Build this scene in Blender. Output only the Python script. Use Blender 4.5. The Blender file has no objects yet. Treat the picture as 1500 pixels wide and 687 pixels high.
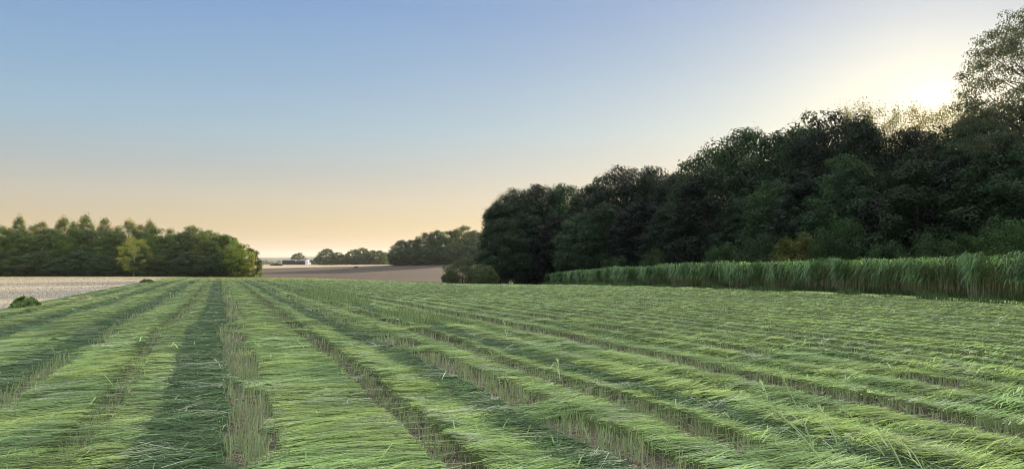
import bpy, math, random
import numpy as np
from mathutils import Vector

random.seed(11)
RNG = np.random.default_rng(11)
scn = bpy.context.scene
COL = scn.collection
R = math.radians
F = 1112.0            # focal length in photo pixels (photo 1500 wide)
HOR = 385.0
EYE = 1.7

# ------------------------------------------------------------------ camera
cd = bpy.data.cameras.new('camera')
cam = bpy.data.objects.new('camera', cd)
COL.objects.link(cam)
cd.sensor_width = 36.0
cd.lens = 36.0 * F / 1500.0
cd.clip_start = 0.1
cd.clip_end = 30000
cam.location = (0, 0, EYE)
cam.rotation_euler = (R(90) + math.atan((HOR - 343.5) / F), 0, 0)
scn.camera = cam

# ------------------------------------------------------------------ sky, sun, exposure
SUN_AZ, SUN_EL = R(29.2), R(9.6)      # azimuth to the right of +Y
EXPO = 1.3
w = bpy.data.worlds.new('World')
scn.world = w
w.use_nodes = True
nt = w.node_tree
for n in list(nt.nodes):
    nt.nodes.remove(n)
N, L = nt.nodes, nt.links
out = N.new('ShaderNodeOutputWorld')
bg = N.new('ShaderNodeBackground')
sky = N.new('ShaderNodeTexSky')
sky.sky_type = 'NISHITA'
sky.sun_disc = False
sky.sun_elevation = SUN_EL
sky.sun_rotation = SUN_AZ
sky.air_density = 1.0
sky.dust_density = 1.6
sky.ozone_density = 1.6


def wmath(op, a=None, b=None, c=None, clamp=False):
    m = N.new('ShaderNodeMath')
    m.operation = op
    m.use_clamp = clamp
    for i, v in enumerate((a, b, c)):
        if v is None:
            continue
        if isinstance(v, (int, float)):
            m.inputs[i].default_value = v
        else:
            L.new(v, m.inputs[i])
    return m.outputs[0]


def wmix(blend, a, b, f=1.0):
    m = N.new('ShaderNodeMix')
    m.data_type = 'RGBA'
    m.blend_type = blend
    for i, v in ((0, f), (6, a), (7, b)):
        if isinstance(v, (int, float)):
            m.inputs[i].default_value = v
        elif isinstance(v, tuple):
            m.inputs[i].default_value = (*v, 1)
        else:
            L.new(v, m.inputs[i])
    return m.outputs[2]


tc = N.new('ShaderNodeTexCoord')
sep = N.new('ShaderNodeSeparateXYZ')
L.new(tc.outputs['Generated'], sep.inputs[0])
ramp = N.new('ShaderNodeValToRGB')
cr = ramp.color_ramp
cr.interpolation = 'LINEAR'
# colour of the clear evening sky by height (sine of the elevation), with brightness added overhead to light the field
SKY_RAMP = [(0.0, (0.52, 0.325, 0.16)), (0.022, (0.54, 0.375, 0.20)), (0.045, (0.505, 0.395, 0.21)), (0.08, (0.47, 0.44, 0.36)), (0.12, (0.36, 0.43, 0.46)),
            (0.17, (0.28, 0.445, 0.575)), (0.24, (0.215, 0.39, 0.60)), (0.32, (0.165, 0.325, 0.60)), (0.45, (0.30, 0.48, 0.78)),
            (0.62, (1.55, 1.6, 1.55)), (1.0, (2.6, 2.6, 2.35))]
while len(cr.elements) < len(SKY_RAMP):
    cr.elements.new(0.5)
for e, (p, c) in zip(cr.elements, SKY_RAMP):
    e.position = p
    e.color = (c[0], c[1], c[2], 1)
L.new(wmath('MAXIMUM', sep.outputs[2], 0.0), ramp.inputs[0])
# warm glow round the low sun
SD = (math.sin(SUN_AZ) * math.cos(SUN_EL), math.cos(SUN_AZ) * math.cos(SUN_EL), math.sin(SUN_EL))
vm = N.new('ShaderNodeVectorMath')
vm.operation = 'DOT_PRODUCT'
L.new(tc.outputs['Generated'], vm.inputs[0])
vm.inputs[1].default_value = SD
gamma_ = wmath('ARCCOSINE', wmath('MINIMUM', vm.outputs['Value'], 0.99999))
wide = wmath('MULTIPLY', wmath('EXPONENT', wmath('MULTIPLY', gamma_, -1 / 0.21)), 0.40)
mid_ = wmath('MULTIPLY', wmath('EXPONENT', wmath('MULTIPLY', wmath('POWER', wmath('DIVIDE', gamma_, 0.17), 2.0), -1.0)), 0.17)
low_ = wmath('MULTIPLY', wmath('MULTIPLY', wmath('EXPONENT', wmath('MULTIPLY', gamma_, -1 / 0.45)), 0.80), wmath('EXPONENT', wmath('MULTIPLY', wmath('POWER', wmath('DIVIDE', sep.outputs[2], 0.24), 2.0), -1.0)))
core = wmath('MULTIPLY', wmath('EXPONENT', wmath('MULTIPLY', wmath('POWER', wmath('DIVIDE', gamma_, 0.031), 2.0), -1.0)), 0.7)
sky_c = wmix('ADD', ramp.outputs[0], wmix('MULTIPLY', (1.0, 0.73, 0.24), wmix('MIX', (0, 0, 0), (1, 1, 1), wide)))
sky_c = wmix('ADD', sky_c, wmix('MULTIPLY', (1.0, 0.72, 0.26), wmix('MIX', (0, 0, 0), (1, 1, 1), mid_)))
sky_c = wmix('ADD', sky_c, wmix('MULTIPLY', (1.0, 0.70, 0.30), wmix('MIX', (0, 0, 0), (1, 1, 1), low_)))
sky_c = wmix('ADD', sky_c, wmix('MULTIPLY', (1.0, 0.85, 0.50), wmix('MIX', (0, 0, 0), (1, 1, 1), core)))
# soft thin cirrus streaks
mp = N.new('ShaderNodeMapping')
mp.inputs['Scale'].default_value = (2.0, 2.0, 26.0)
mp.inputs['Rotation'].default_value = (0.06, 0.03, 0)
L.new(tc.outputs['Generated'], mp.inputs['Vector'])
nz = N.new('ShaderNodeTexNoise')
nz.inputs['Scale'].default_value = 1.6
nz.inputs['Detail'].default_value = 4
L.new(mp.outputs[0], nz.inputs['Vector'])
mr = N.new('ShaderNodeMapRange')
mr.inputs[1].default_value = 0.3
mr.inputs[2].default_value = 0.75
mr.inputs[3].default_value = 0.99
mr.inputs[4].default_value = 1.015
L.new(nz.outputs[0], mr.inputs[0])
sky_c = wmix('MULTIPLY', sky_c, mr.outputs[0])
# part of the light is the plain physical sky
gam = N.new('ShaderNodeGamma')
gam.inputs['Gamma'].default_value = 0.35
L.new(sky.outputs[0], gam.inputs['Color'])
sky_c = wmix('MIX', sky_c, wmix('MULTIPLY', gam.outputs[0], (0.45, 0.45, 0.45)), 0.06)
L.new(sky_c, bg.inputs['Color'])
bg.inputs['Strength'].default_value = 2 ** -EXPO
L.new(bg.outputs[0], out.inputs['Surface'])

sd = bpy.data.lights.new('sun', 'SUN')
sd.energy = 5.0
sd.angle = R(0.5)
sd.color = (1.0, 0.80, 0.55)
sun = bpy.data.objects.new('sun', sd)
COL.objects.link(sun)
sdir = Vector((math.sin(SUN_AZ) * math.cos(SUN_EL), math.cos(SUN_AZ) * math.cos(SUN_EL), math.sin(SUN_EL)))
sun.rotation_euler = (-sdir).to_track_quat('-Z', 'Y').to_euler()
sun.location = (0, 0, 50)

scn.view_settings.view_transform = 'Standard'
scn.view_settings.look = 'None'
scn.view_settings.gamma = 1.0
scn.view_settings.use_curve_mapping = False
scn.view_settings.exposure = EXPO
scn.cycles.max_bounces = 5
scn.cycles.diffuse_bounces = 3
scn.cycles.glossy_bounces = 1
scn.cycles.transmission_bounces = 2
scn.cycles.volume_bounces = 0
scn.cycles.pixel_filter_type = 'BLACKMAN_HARRIS'
scn.cycles.filter_width = 1.1

# ------------------------------------------------------------------ helpers


def lattice(seed, n=256):
    return np.random.default_rng(seed).random((n, n))


_LAT = {}


def noise(x, y, seed=0):
    """smooth value noise in 0..1"""
    if seed not in _LAT:
        _LAT[seed] = lattice(seed + 100)
    g = _LAT[seed]
    n = g.shape[0]
    xi, yi = np.floor(x).astype(int), np.floor(y).astype(int)
    fx, fy = x - xi, y - yi
    fx = fx * fx * (3 - 2 * fx)
    fy = fy * fy * (3 - 2 * fy)
    a = g[xi % n, yi % n]
    b = g[(xi + 1) % n, yi % n]
    c = g[xi % n, (yi + 1) % n]
    d = g[(xi + 1) % n, (yi + 1) % n]
    return (a * (1 - fx) + b * fx) * (1 - fy) + (c * (1 - fx) + d * fx) * fy


def sstep(a, b, x):
    t = np.clip((x - a) / (b - a), 0, 1)
    return t * t * (3 - 2 * t)


def terrain(x, y):
    x = np.asarray(x, float)
    y = np.asarray(y, float)
    c = 5.6e-5 + (1.28e-4 - 5.6e-5) * sstep(-52, 8, x)
    yy = np.clip(y, -60, 215)
    base = -c * yy * yy
    # far land: a valley behind the crest, then a slope that faces the camera
    top = np.clip(-1.2 + 0.025 * (x + 126), -1.6, 1.3)
    f = np.where(y < 420, -4.6 + (top + 4.6) * sstep(185, 430, y) ** 0.9, 0)
    f = np.where(y >= 420, top + (0.0 - top) * sstep(420, 650, y), f)
    f = f + -2.5 * sstep(700, 1300, y) - 16 * sstep(1300, 3200, y)
    wv = sstep(-82, -62, x + 0.0 * y) * (1 - sstep(30, 60, x) * (1 - sstep(330, 420, y)))
    k = sstep(150, 195, y)
    k2 = k * wv + (1 - wv) * sstep(230, 420, y)
    z = base * (1 - k2) + f * k2
    # gentle unevenness
    z = z + 0.10 * (noise(x / 23.0, y / 23.0, 5) - 0.5) * sstep(8, 40, np.hypot(x, y))
    return z


def tz(x, y):
    return float(terrain(np.array([x]), np.array([y]))[0])


def wx(px, d):
    return (px - 750.0) / F * d


def mesh_from(name, verts, faces, mat=None, cols=None, smooth=False):
    """verts (n,3) array, faces (m,k) int array with k constant"""
    verts = np.asarray(verts, np.float32)
    faces = np.asarray(faces, np.int32)
    me = bpy.data.meshes.new(name)
    me.vertices.add(len(verts))
    me.vertices.foreach_set('co', verts.ravel())
    k = faces.shape[1]
    me.loops.add(faces.size)
    me.loops.foreach_set('vertex_index', faces.ravel())
    me.polygons.add(len(faces))
    me.polygons.foreach_set('loop_start', np.arange(0, faces.size, k, dtype=np.int32))
    me.polygons.foreach_set('loop_total', np.full(len(faces), k, np.int32))
    me.polygons.foreach_set('use_smooth', np.full(len(faces), smooth, bool))
    if cols is not None:
        a = me.color_attributes.new('Col', 'FLOAT_COLOR', 'POINT')
        c4 = np.ones((len(verts), 4), np.float32)
        c4[:, :3] = cols
        a.data.foreach_set('color', c4.ravel())
    me.update(calc_edges=True)
    if mat:
        me.materials.append(mat)
    return me


def link(name, me, parent=None, loc=None):
    o = bpy.data.objects.new(name, me)
    COL.objects.link(o)
    if parent:
        o.parent = parent
    if loc is not None:
        o.location = loc
    return o


def tag(o, label=None, cat=None, group=None, kind=None):
    if label:
        o['label'] = label
    if cat:
        o['category'] = cat
    if group:
        o['group'] = group
    if kind:
        o['kind'] = kind
    return o


class MB:
    """small collector of quads / tris for solid modelling"""

    def __init__(s):
        s.v, s.f = [], []

    def box(s, x0, x1, y0, y1, z0, z1):
        b = len(s.v)
        s.v += [(x0, y0, z0), (x1, y0, z0), (x1, y1, z0), (x0, y1, z0), (x0, y0, z1), (x1, y0, z1), (x1, y1, z1), (x0, y1, z1)]
        s.f += [tuple(b + i for i in q) for q in ((0, 3, 2, 1), (4, 5, 6, 7), (0, 1, 5, 4), (1, 2, 6, 5), (2, 3, 7, 6), (3, 0, 4, 7))]

    def gable(s, x0, x1, y0, y1, z0, z1, t=0.25, ov=0.4):
        """pitched roof slabs, ridge along x"""
        ym = (y0 + y1) / 2
        for ya in (y0 - ov, y1 + ov):
            b = len(s.v)
            zl = z0 - (z1 - z0) * ov / (ym - y0)
            s.v += [(x0 - ov, ya, zl), (x1 + ov, ya, zl), (x1 + ov, ym, z1), (x0 - ov, ym, z1),
                    (x0 - ov, ya, zl + t), (x1 + ov, ya, zl + t), (x1 + ov, ym, z1 + t), (x0 - ov, ym, z1 + t)]
            s.f += [tuple(b + i for i in q) for q in ((0, 3, 2, 1), (4, 5, 6, 7), (0, 1, 5, 4), (1, 2, 6, 5), (2, 3, 7, 6), (3, 0, 4, 7))]

    def lathe(s, prof, n=20, cx=0, cy=0):
        b = len(s.v)
        for r, z in prof:
            for i in range(n):
                a = 2 * math.pi * i / n
                s.v.append((cx + r * math.cos(a), cy + r * math.sin(a), z))
        for j in range(len(prof) - 1):
            for i in range(n):
                i2 = (i + 1) % n
                s.f.append((b + j * n + i, b + j * n + i2, b + (j + 1) * n + i2, b + (j + 1) * n + i))

    def build(s, name, mat, parent=None):
        me = bpy.data.meshes.new(name)
        me.from_pydata(s.v, [], s.f)
        me.materials.append(mat)
        return link(name, me, parent)


# ------------------------------------------------------------------ materials


def new_mat(name):
    m = bpy.data.materials.new(name)
    m.use_nodes = True
    nt = m.node_tree
    bs = nt.nodes['Principled BSDF']
    return m, nt, bs


def mat_plain(name, col, rough=0.8, var=0.15, scale=3.0, metallic=0.0):
    m, nt, bs = new_mat(name)
    n = nt.nodes.new('ShaderNodeTexNoise')
    n.inputs['Scale'].default_value = scale
    n.inputs['Detail'].default_value = 6
    r = nt.nodes.new('ShaderNodeValToRGB')
    lo = [c * (1 - var) for c in col]
    hi = [c * (1 + var) for c in col]
    r.color_ramp.elements[0].position = 0.3
    r.color_ramp.elements[1].position = 0.7
    r.color_ramp.elements[0].color = (*lo, 1)
    r.color_ramp.elements[1].color = (*hi, 1)
    g = nt.nodes.new('ShaderNodeNewGeometry')
    nt.links.new(g.outputs['Position'], n.inputs['Vector'])
    nt.links.new(n.outputs[0], r.inputs[0])
    nt.links.new(r.outputs[0], bs.inputs['Base Color'])
    bs.inputs['Roughness'].default_value = rough
    bs.inputs['Metallic'].default_value = metallic
    bs.inputs['Specular IOR Level'].default_value = 0.3
    return m


def mat_leaf(name, transl=0.35, rough=0.55, use_obj=True, spec=0.25, tgain=(1.25, 1.3, 0.6)):
    """leaf surface: own colour per vertex, tinted per object, part of the light passes through"""
    m, nt, bs = new_mat(name)
    nn, ll = nt.nodes, nt.links
    at = nn.new('ShaderNodeAttribute')
    at.attribute_name = 'Col'
    src = at.outputs['Color']
    if use_obj:
        oi = nn.new('ShaderNodeObjectInfo')
        mx = nn.new('ShaderNodeMix')
        mx.data_type = 'RGBA'
        mx.blend_type = 'MULTIPLY'
        mx.inputs[0].default_value = 1.0
        ll.new(src, mx.inputs[6])
        ll.new(oi.outputs['Color'], mx.inputs[7])
        src = mx.outputs[2]
    ll.new(src, bs.inputs['Base Color'])
    bs.inputs['Roughness'].default_value = rough
    bs.inputs['Specular IOR Level'].default_value = spec
    if transl > 0:
        tr = nn.new('ShaderNodeBsdfTranslucent')
        m2 = nn.new('ShaderNodeMix')
        m2.data_type = 'RGBA'
        m2.blend_type = 'MULTIPLY'
        m2.inputs[0].default_value = 1.0
        ll.new(src, m2.inputs[6])
        m2.inputs[7].default_value = (*tgain, 1)
        ll.new(m2.outputs[2], tr.inputs['Color'])
        ms = nn.new('ShaderNodeMixShader')
        ms.inputs[0].default_value = transl
        ll.new(bs.outputs[0], ms.inputs[1])
        ll.new(tr.outputs[0], ms.inputs[2])
        ll.new(ms.outputs[0], nn['Material Output'].inputs['Surface'])
    return m


M_LEAF = mat_leaf('foliage', 0.32)
M_STALK = mat_leaf('mown_stalks', 0.22, 0.6, use_obj=False, spec=0.3, tgain=(1.1, 1.15, 0.7))
M_REED = mat_leaf('reed_leaf', 0.25, 0.5, use_obj=False, spec=0.3)
M_BARK = mat_plain('bark', (0.055, 0.045, 0.035), 0.9, 0.35, 6.0)
M_BARKP = mat_plain('pale_bark', (0.33, 0.31, 0.27), 0.8, 0.3, 5.0)

# ------------------------------------------------------------------ field coordinates
YAW = math.atan((325 - 750) / F)                   # direction of the mown rows
VX, VY = math.sin(YAW), math.cos(YAW)
UX, UY = math.cos(YAW), -math.sin(YAW)


def to_uv(x, y):
    return x * UX + y * UY, x * VX + y * VY


def to_xy(u, v):
    return u * UX + v * VX, u * UY + v * VY


# reed edge (front foot line of the reeds), x as a function of y
REED = np.array([(27.5, -5), (26.4, 10), (25.2, 27), (24.1, 35.5), (22.4, 46), (19.8, 58), (14.6, 80), (10.6, 105), (5.2, 144)], float)


def reed_x(y):
    return np.interp(y, REED[:, 1], REED[:, 0])


# zones across the rows: (u0, u1, kind)   L light swath, D dark swath, S tall stubble, G narrow gap, M mid green
ZONES = [(-7.9, -7.2, 'M'), (-7.2, -6.35, 'L'), (-6.35, -6.2, 'G'), (-6.2, -5.15, 'L'), (-5.15, -4.55, 'D'), (-4.55, -3.3, 'L'),
         (-3.3, -2.6, 'D'), (-2.6, -2.35, 'S'), (-2.35, -1.39, 'L'), (-1.39, -1.18, 'G'), (-1.18, -0.68, 'L'),
         (-0.68, 0.06, 'D'), (0.06, 0.50, 'S'), (0.50, 1.71, 'L'), (1.71, 1.96, 'G'), (1.96, 2.62, 'L'), (2.62, 3.08, 'D'),
         (3.08, 3.5, 'S'), (3.5, 4.30, 'L'), (4.30, 4.58, 'G'), (4.58, 5.0, 'L'), (5.0, 5.55, 'D'), (5.55, 6.2, 'L'), (6.2, 6.42, 'M'), (6.42, 7.1, 'L'), (7.1, 7.42, 'G'),
         (7.42, 8.1, 'L'), (8.1, 8.4, 'M'), (8.4, 9.1, 'L'), (9.1, 9.45, 'G')]
u0 = 9.45
zi = 0
while u0 < 90:
    w1, w2 = ((0.60, 0.62), (0.52, 0.68), (0.66, 0.54))[zi % 3]
    ZONES += [(u0, u0 + w1, 'L'), (u0 + w1, u0 + w1 + 0.20, 'M'), (u0 + w1 + 0.20, u0 + w1 + w2 + 0.22, 'L'), (u0 + w1 + w2 + 0.22, u0 + w1 + w2 + 0.42, 'G')]
    u0 += w1 + w2 + 0.42
    zi += 1
ZR = 0.02
ZN = int((90 + 10) / ZR)
zc = -10 + ZR * (np.arange(ZN) + 0.5)
Z_H = np.zeros(ZN)
Z_K = np.zeros(ZN, int)
KIND = {'L': 1, 'D': 2, 'S': 3, 'G': 4, 'M': 5}
HT = {'L': 0.12, 'D': 0.07, 'S': 0.0, 'G': 0.0, 'M': 0.04}
for a, b, kd in ZONES:
    m = (zc >= a) & (zc < b)
    Z_K[m] = KIND[kd]
    hh_ = HT[kd]
    if kd == 'L':          # each swath is thickest on the side it was thrown to
        ph = (zc[m] - a) / (b - a)
        if a > 1.9:
            hh_ = hh_ * (1.15 - 0.85 * ph) * (0.85 if a > 5 else 1.0)
        elif b < -1.1:
            hh_ = hh_ * (0.40 + 0.75 * ph)
        else:
            hh_ = hh_ * (0.85 - 0.15 * ph)
    Z_H[m] = hh_
ker = np.hanning(7)
ker /= ker.sum()
Z_H = np.convolve(Z_H, ker, 'same')


def warp_u(u, v):
    a = sstep(-8, -6, u)
    wv = 0.22 * (noise(v / 9.0, u / 3.0 + 7, 1) - 0.5) + 0.16 * (noise(v / 1.9, u / 1.5, 2) - 0.5) + 0.07 * (noise(v / 0.35, u / 0.7, 3) - 0.5)
    far = 1 + 0.6 * sstep(6, 20, u)
    return u + a * wv * far


def zone(u, v, jit=None):
    uw = warp_u(u, v) + (0.0 if jit is None else jit)
    i = np.clip(((uw + 10) / ZR).astype(int), 0, ZN - 1)
    kd = Z_K[i].copy()
    h = Z_H[i].copy()
    # the wide gaps close here and there where stalks fell over them
    br = noise(v / 1.6, np.floor(uw * 0.7) * 3.1, 4)
    thr = 0.12 + 0.46 * sstep(7.6, 9.5, u) + 0.15 * ((u > 4) & (u < 5))
    closed = (kd == 4) & (br < thr)
    mc = (kd == 5) & (u > 5.6) & (noise(v / 1.2, np.floor(uw * 0.9) * 2.7, 26) < 0.45)
    kd[mc] = 1
    kd[closed] = 1
    h = np.where(closed, 0.11, h)
    patchy = (kd == 3) & (u > 2)  & (noise(v / 1.1, uw * 0.5, 6) < 0.42)
    kd[patchy] = 5
    h = np.where(patchy, 0.08, h)
    p2 = (kd == 3) & (u < 2) & (noise(v / 0.9, uw * 2.2, 7) < 0.36 + 0.1 * sstep(8, 30, v))
    kd[p2] = 5
    h = np.where(p2, 0.05, h)
    return kd, h


def mound(x, y, jit=None):
    """top of the mown crop above the soil"""
    u, v = to_uv(x, y)
    kd, h = zone(u, v, jit)
    lump = 0.62 + 0.38 * noise(v / 0.8, u / 0.45, 8) + 0.50 * (noise(v / 0.12, u / 0.25, 9) - 0.5)
    return kd, h * lump + 0.02 * noise(x / 0.15, y / 0.15, 10)


# ------------------------------------------------------------------ ground sheets


def grid_sheet(name, X, Y, Z, mat, cols=None, smooth=True):
    nr, nc = X.shape
    v = np.stack([X, Y, Z], -1).reshape(-1, 3)
    i = np.arange(nr * nc).reshape(nr, nc)
    f = np.stack([i[:-1, :-1], i[:-1, 1:], i[1:, 1:], i[1:, :-1]], -1).reshape(-1, 4)
    return link(name, mesh_from(name, v, f, mat, cols, smooth))


def mat_ground(name, c1, c2, c3=None, scale=0.05, fine=6.0, bump=0.0, stretch=None, stripes=None, rough=0.95):
    m, nt, bs = new_mat(name)
    nn, ll = nt.nodes, nt.links
    g = nn.new('ShaderNodeNewGeometry')
    mp = nn.new('ShaderNodeMapping')
    ll.new(g.outputs['Position'], mp.inputs['Vector'])
    if stretch:
        mp.inputs['Rotation'].default_value = (0, 0, stretch[0])
        mp.inputs['Scale'].default_value = (stretch[1], stretch[2], 1)
    n1 = nn.new('ShaderNodeTexNoise')
    n1.inputs['Scale'].default_value = scale
    n1.inputs['Detail'].default_value = 5
    n2 = nn.new('ShaderNodeTexNoise')
    n2.inputs['Scale'].default_value = fine
    n2.inputs['Detail'].default_value = 6
    n2.inputs['Roughness'].default_value = 0.7
    ll.new(mp.outputs[0], n1.inputs['Vector'])
    ll.new(mp.outputs[0], n2.inputs['Vector'])
    r1 = nn.new('ShaderNodeValToRGB')
    r1.color_ramp.elements[0].position = 0.35
    r1.color_ramp.elements[1].position = 0.65
    r1.color_ramp.elements[0].color = (*c1, 1)
    r1.color_ramp.elements[1].color = (*c2, 1)
    ll.new(n1.outputs[0], r1.inputs[0])
    r2 = nn.new('ShaderNodeValToRGB')
    r2.color_ramp.elements[0].position = 0.3
    r2.color_ramp.elements[1].position = 0.7
    r2.color_ramp.elements[0].color = (0.78, 0.78, 0.78, 1)
    r2.color_ramp.elements[1].color = (1.2, 1.2, 1.2, 1)
    ll.new(n2.outputs[0], r2.inputs[0])
    mx = nn.new('ShaderNodeMix')
    mx.data_type = 'RGBA'
    mx.blend_type = 'MULTIPLY'
    mx.inputs[0].default_value = 1
    ll.new(r1.outputs[0], mx.inputs[6])
    ll.new(r2.outputs[0], mx.inputs[7])
    src = mx.outputs[2]
    if stripes:
        ang, sc, amt = stripes
        mp2 = nn.new('ShaderNodeMapping')
        mp2.inputs['Rotation'].default_value = (0, 0, ang)
        ll.new(g.outputs['Position'], mp2.inputs['Vector'])
        wv = nn.new('ShaderNodeTexWave')
        wv.inputs['Scale'].default_value = sc
        wv.inputs['Distortion'].default_value = 0.6
        wv.inputs['Detail'].default_value = 2
        ll.new(mp2.outputs[0], wv.inputs['Vector'])
        r3 = nn.new('ShaderNodeValToRGB')
        r3.color_ramp.elements[0].color = (1 - amt, 1 - amt, 1 - amt, 1)
        r3.color_ramp.elements[1].color = (1 + amt, 1 + amt, 1 + amt, 1)
        ll.new(wv.outputs[0], r3.inputs[0])
        m3 = nn.new('ShaderNodeMix')
        m3.data_type = 'RGBA'
        m3.blend_type = 'MULTIPLY'
        m3.inputs[0].default_value = 1
        ll.new(src, m3.inputs[6])
        ll.new(r3.outputs[0], m3.inputs[7])
        src = m3.outputs[2]
    ll.new(src, bs.inputs['Base Color'])
    bs.inputs['Roughness'].default_value = rough
    bs.inputs['Specular IOR Level'].default_value = 0.1
    if bump:
        b = nn.new('ShaderNodeBump')
        b.inputs['Strength'].default_value = bump
        b.inputs['Distance'].default_value = 0.05
        ll.new(n2.outputs[0], b.inputs['Height'])
        ll.new(b.outputs[0], bs.inputs['Normal'])
    return m


M_GROUND = mat_ground('rough_grassland', (0.06, 0.085, 0.035), (0.12, 0.11, 0.055), scale=0.03, fine=0.8, bump=0.3)
M_STUB = mat_ground('straw_stubble', (0.31, 0.272, 0.232), (0.37, 0.325, 0.28), scale=0.12, fine=9.0, bump=0.5,
                    stretch=(-YAW, 1.0, 0.25))
M_PLOUGH = mat_ground('harrowed_soil', (0.047, 0.037, 0.032), (0.063, 0.049, 0.042), scale=0.02, fine=1.2, bump=0.4,  # soil darkened: shade on the slope is put into the colour
                      stretch=(0.5, 1.0, 0.2), stripes=(R(58), 0.09, 0.07))
M_TAN = mat_ground('dry_stubble_far', (0.30, 0.235, 0.16), (0.38, 0.31, 0.21), scale=0.02, fine=0.6)
M_TRACK = mat_ground('pale_track', (0.30, 0.28, 0.25), (0.36, 0.33, 0.30), scale=0.2, fine=3.0)
M_HILL = mat_ground('far_farmland', (0.035, 0.055, 0.030), (0.13, 0.11, 0.06), scale=0.004, fine=0.02)
M_HEAD = mat_ground('headland_grass', (0.10, 0.13, 0.05), (0.15, 0.17, 0.07), scale=0.4, fine=8.0, bump=0.5)

# one sheet to the horizon
nr, na = 230, 300
rr = 1.5 * (9000 / 1.5) ** (np.arange(nr) / (nr - 1.0))
rr[0] = 0.0
aa = np.linspace(0, 2 * math.pi, na + 1)
RR, AA = np.meshgrid(rr, aa, indexing='ij')
GX, GY = RR * np.sin(AA), RR * np.cos(AA)
ground = grid_sheet('ground', GX, GY, terrain(GX, GY) - 0.06 - 0.1 * sstep(100, 200, RR), M_GROUND)
tag(ground, 'open farmland falling away to a low horizon', 'ground', kind='structure')

# soil with the mown crop's body on it
vs = [-6.0]
while vs[-1] < 158:
    vs.append(vs[-1] + max(0.05, 0.012 * max(vs[-1], 0) ** 1.0))
vs = np.array(vs)
us = [-8.0]
while us[-1] < 82:
    us.append(us[-1] + (0.045 if us[-1] < 6.5 else 0.045 + 0.010 * (us[-1] - 6.5)))
us = np.array(us)
V, U = np.meshgrid(vs, us, indexing='ij')
X, Y = to_xy(U, V)
keep_lim = reed_x(Y) - 1.0
kd, mh = mound(X, Y)
base = terrain(X, Y)
over = X > keep_lim
mh = np.where(over, 0.0, mh)
Zf = base + mh
soil = np.array((0.046, 0.035, 0.029))
cL = np.array((0.060, 0.085, 0.026))  # crop bed coloured dark for the shade between laid stalks
cD = np.array((0.030, 0.052, 0.018))
cM = np.array((0.05, 0.085, 0.028))
cS = np.array((0.075, 0.062, 0.050))
lut = np.array([soil, cL, cD, cS, soil, cM])
cols = lut[kd]
q = (0.7 + 0.6 * noise(V / 0.12, U / 0.5, 12))[..., None]
cols = cols * q
hn = noise(X / 2.0, Y / 2.0, 13)[..., None]
head = np.array((0.25, 0.31, 0.13))
hw = sstep(3.2, 2.4, reed_x(Y) - X)[..., None]
cols = cols * (1 - hw) + head * (0.8 + 0.4 * hn) * hw
# clip the sheet to the field: drop vertices beyond the reed foot below the ground sheet
Zf = np.where(X > reed_x(Y) + 2.0, base - 0.5, Zf)
M_BED = mat_leaf('mown_crop_bed', 0.0, 0.85, use_obj=False, spec=0.1)
field = grid_sheet('mown_field', X, Y, Zf, M_BED, cols.reshape(-1, 3), smooth=True)
tag(field, 'broad field of freshly mown green crop laid in long rows', 'field', kind='structure')

# pale stubble field to the left, far soil, lit strip, track
def strip(name, left, right, ys, mat, dz, nx=60):
    """sheet between two edges x=left(y), right(y)"""
    ys = np.asarray(ys, float)
    t = np.linspace(0, 1, nx)
    Xs = left(ys)[:, None] * (1 - t) + right(ys)[:, None] * t
    Ys = np.repeat(ys[:, None], nx, 1)
    return grid_sheet(name, Xs, Ys, terrain(Xs, Ys) + dz, mat)


def edge_x(y):                         # u = -7.75 line, ragged
    y = np.asarray(y, float)
    x = (-7.75 * 1.0 - y * UY) / UX
    return x + 0.25 * (noise(y / 1.3, y * 0, 21) - 0.5) + 0.8 * (noise(y / 14.0, y * 0, 22) - 0.5)


o = strip('stubble_field', lambda y: -40 - 1.1 * np.maximum(y, 0), lambda y: edge_x(y), np.concatenate([np.arange(-6, 60, 1.0), np.arange(60, 216, 2.5)]), M_STUB, 0.03, 160)
tag(o, 'pale greyish stubble field beside the mown green crop', 'field', kind='structure')
o = strip('ploughed_field', lambda y: wx(383, 1) * y + 0 * y, lambda y: 0.12 * y + 0 * y, np.arange(178, 424, 3.0), M_PLOUGH, 0.12, 90)
tag(o, 'bare brown harrowed field sloping up beyond the green crop', 'field', kind='structure')
o = strip('dry_field', lambda y: wx(300, 1) * y, lambda y: wx(720, 1) * y, np.arange(424.2, 720, 6.0), M_TAN, 0.12, 60)
tag(o, 'sunlit straw coloured field behind the bare brown one', 'field', kind='structure')
o = strip('track', lambda y: wx(372 + 10 * (y - 230) / 190, 1) * y, lambda y: wx(379 + 7 * (y - 230) / 190, 1) * y, np.arange(200, 424, 4.0), M_TRACK, 0.16, 4)
tag(o, 'pale farm track climbing between the left wood and the brown field', 'track', kind='structure')

# far hills
def ridge(name, d, x0, x1, h, seed, mat, depth=900, label=None):
    xs = np.linspace(x0, x1, 160)
    t = np.linspace(0, 1, 14)
    T, XX = np.meshgrid(t, xs, indexing='ij')
    hh = h * (0.55 + 0.6 * noise(XX / 900.0, XX * 0 + seed, 31)) + 3.5 * noise(XX / 60.0, XX * 0 + seed, 32)
    ZZ = -30 + (hh + 30) * np.sin(np.minimum(T * 1.4, 1.0) * math.pi / 2) - 10 * sstep(0.7, 1, T)
    o = grid_sheet(name, XX, d + T * depth, ZZ, mat)
    tag(o, label, 'hill', kind='structure')
ridge('hill', 2300, -3200, 1500, 20, 3, M_HILL, label='low wooded rise in the distance behind the farm')
ridge('hill', 4300, -5200, 3000, 52, 9, M_HILL, depth=1500, label='farthest blue ridge on the horizon')

# ------------------------------------------------------------------ blades


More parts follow.
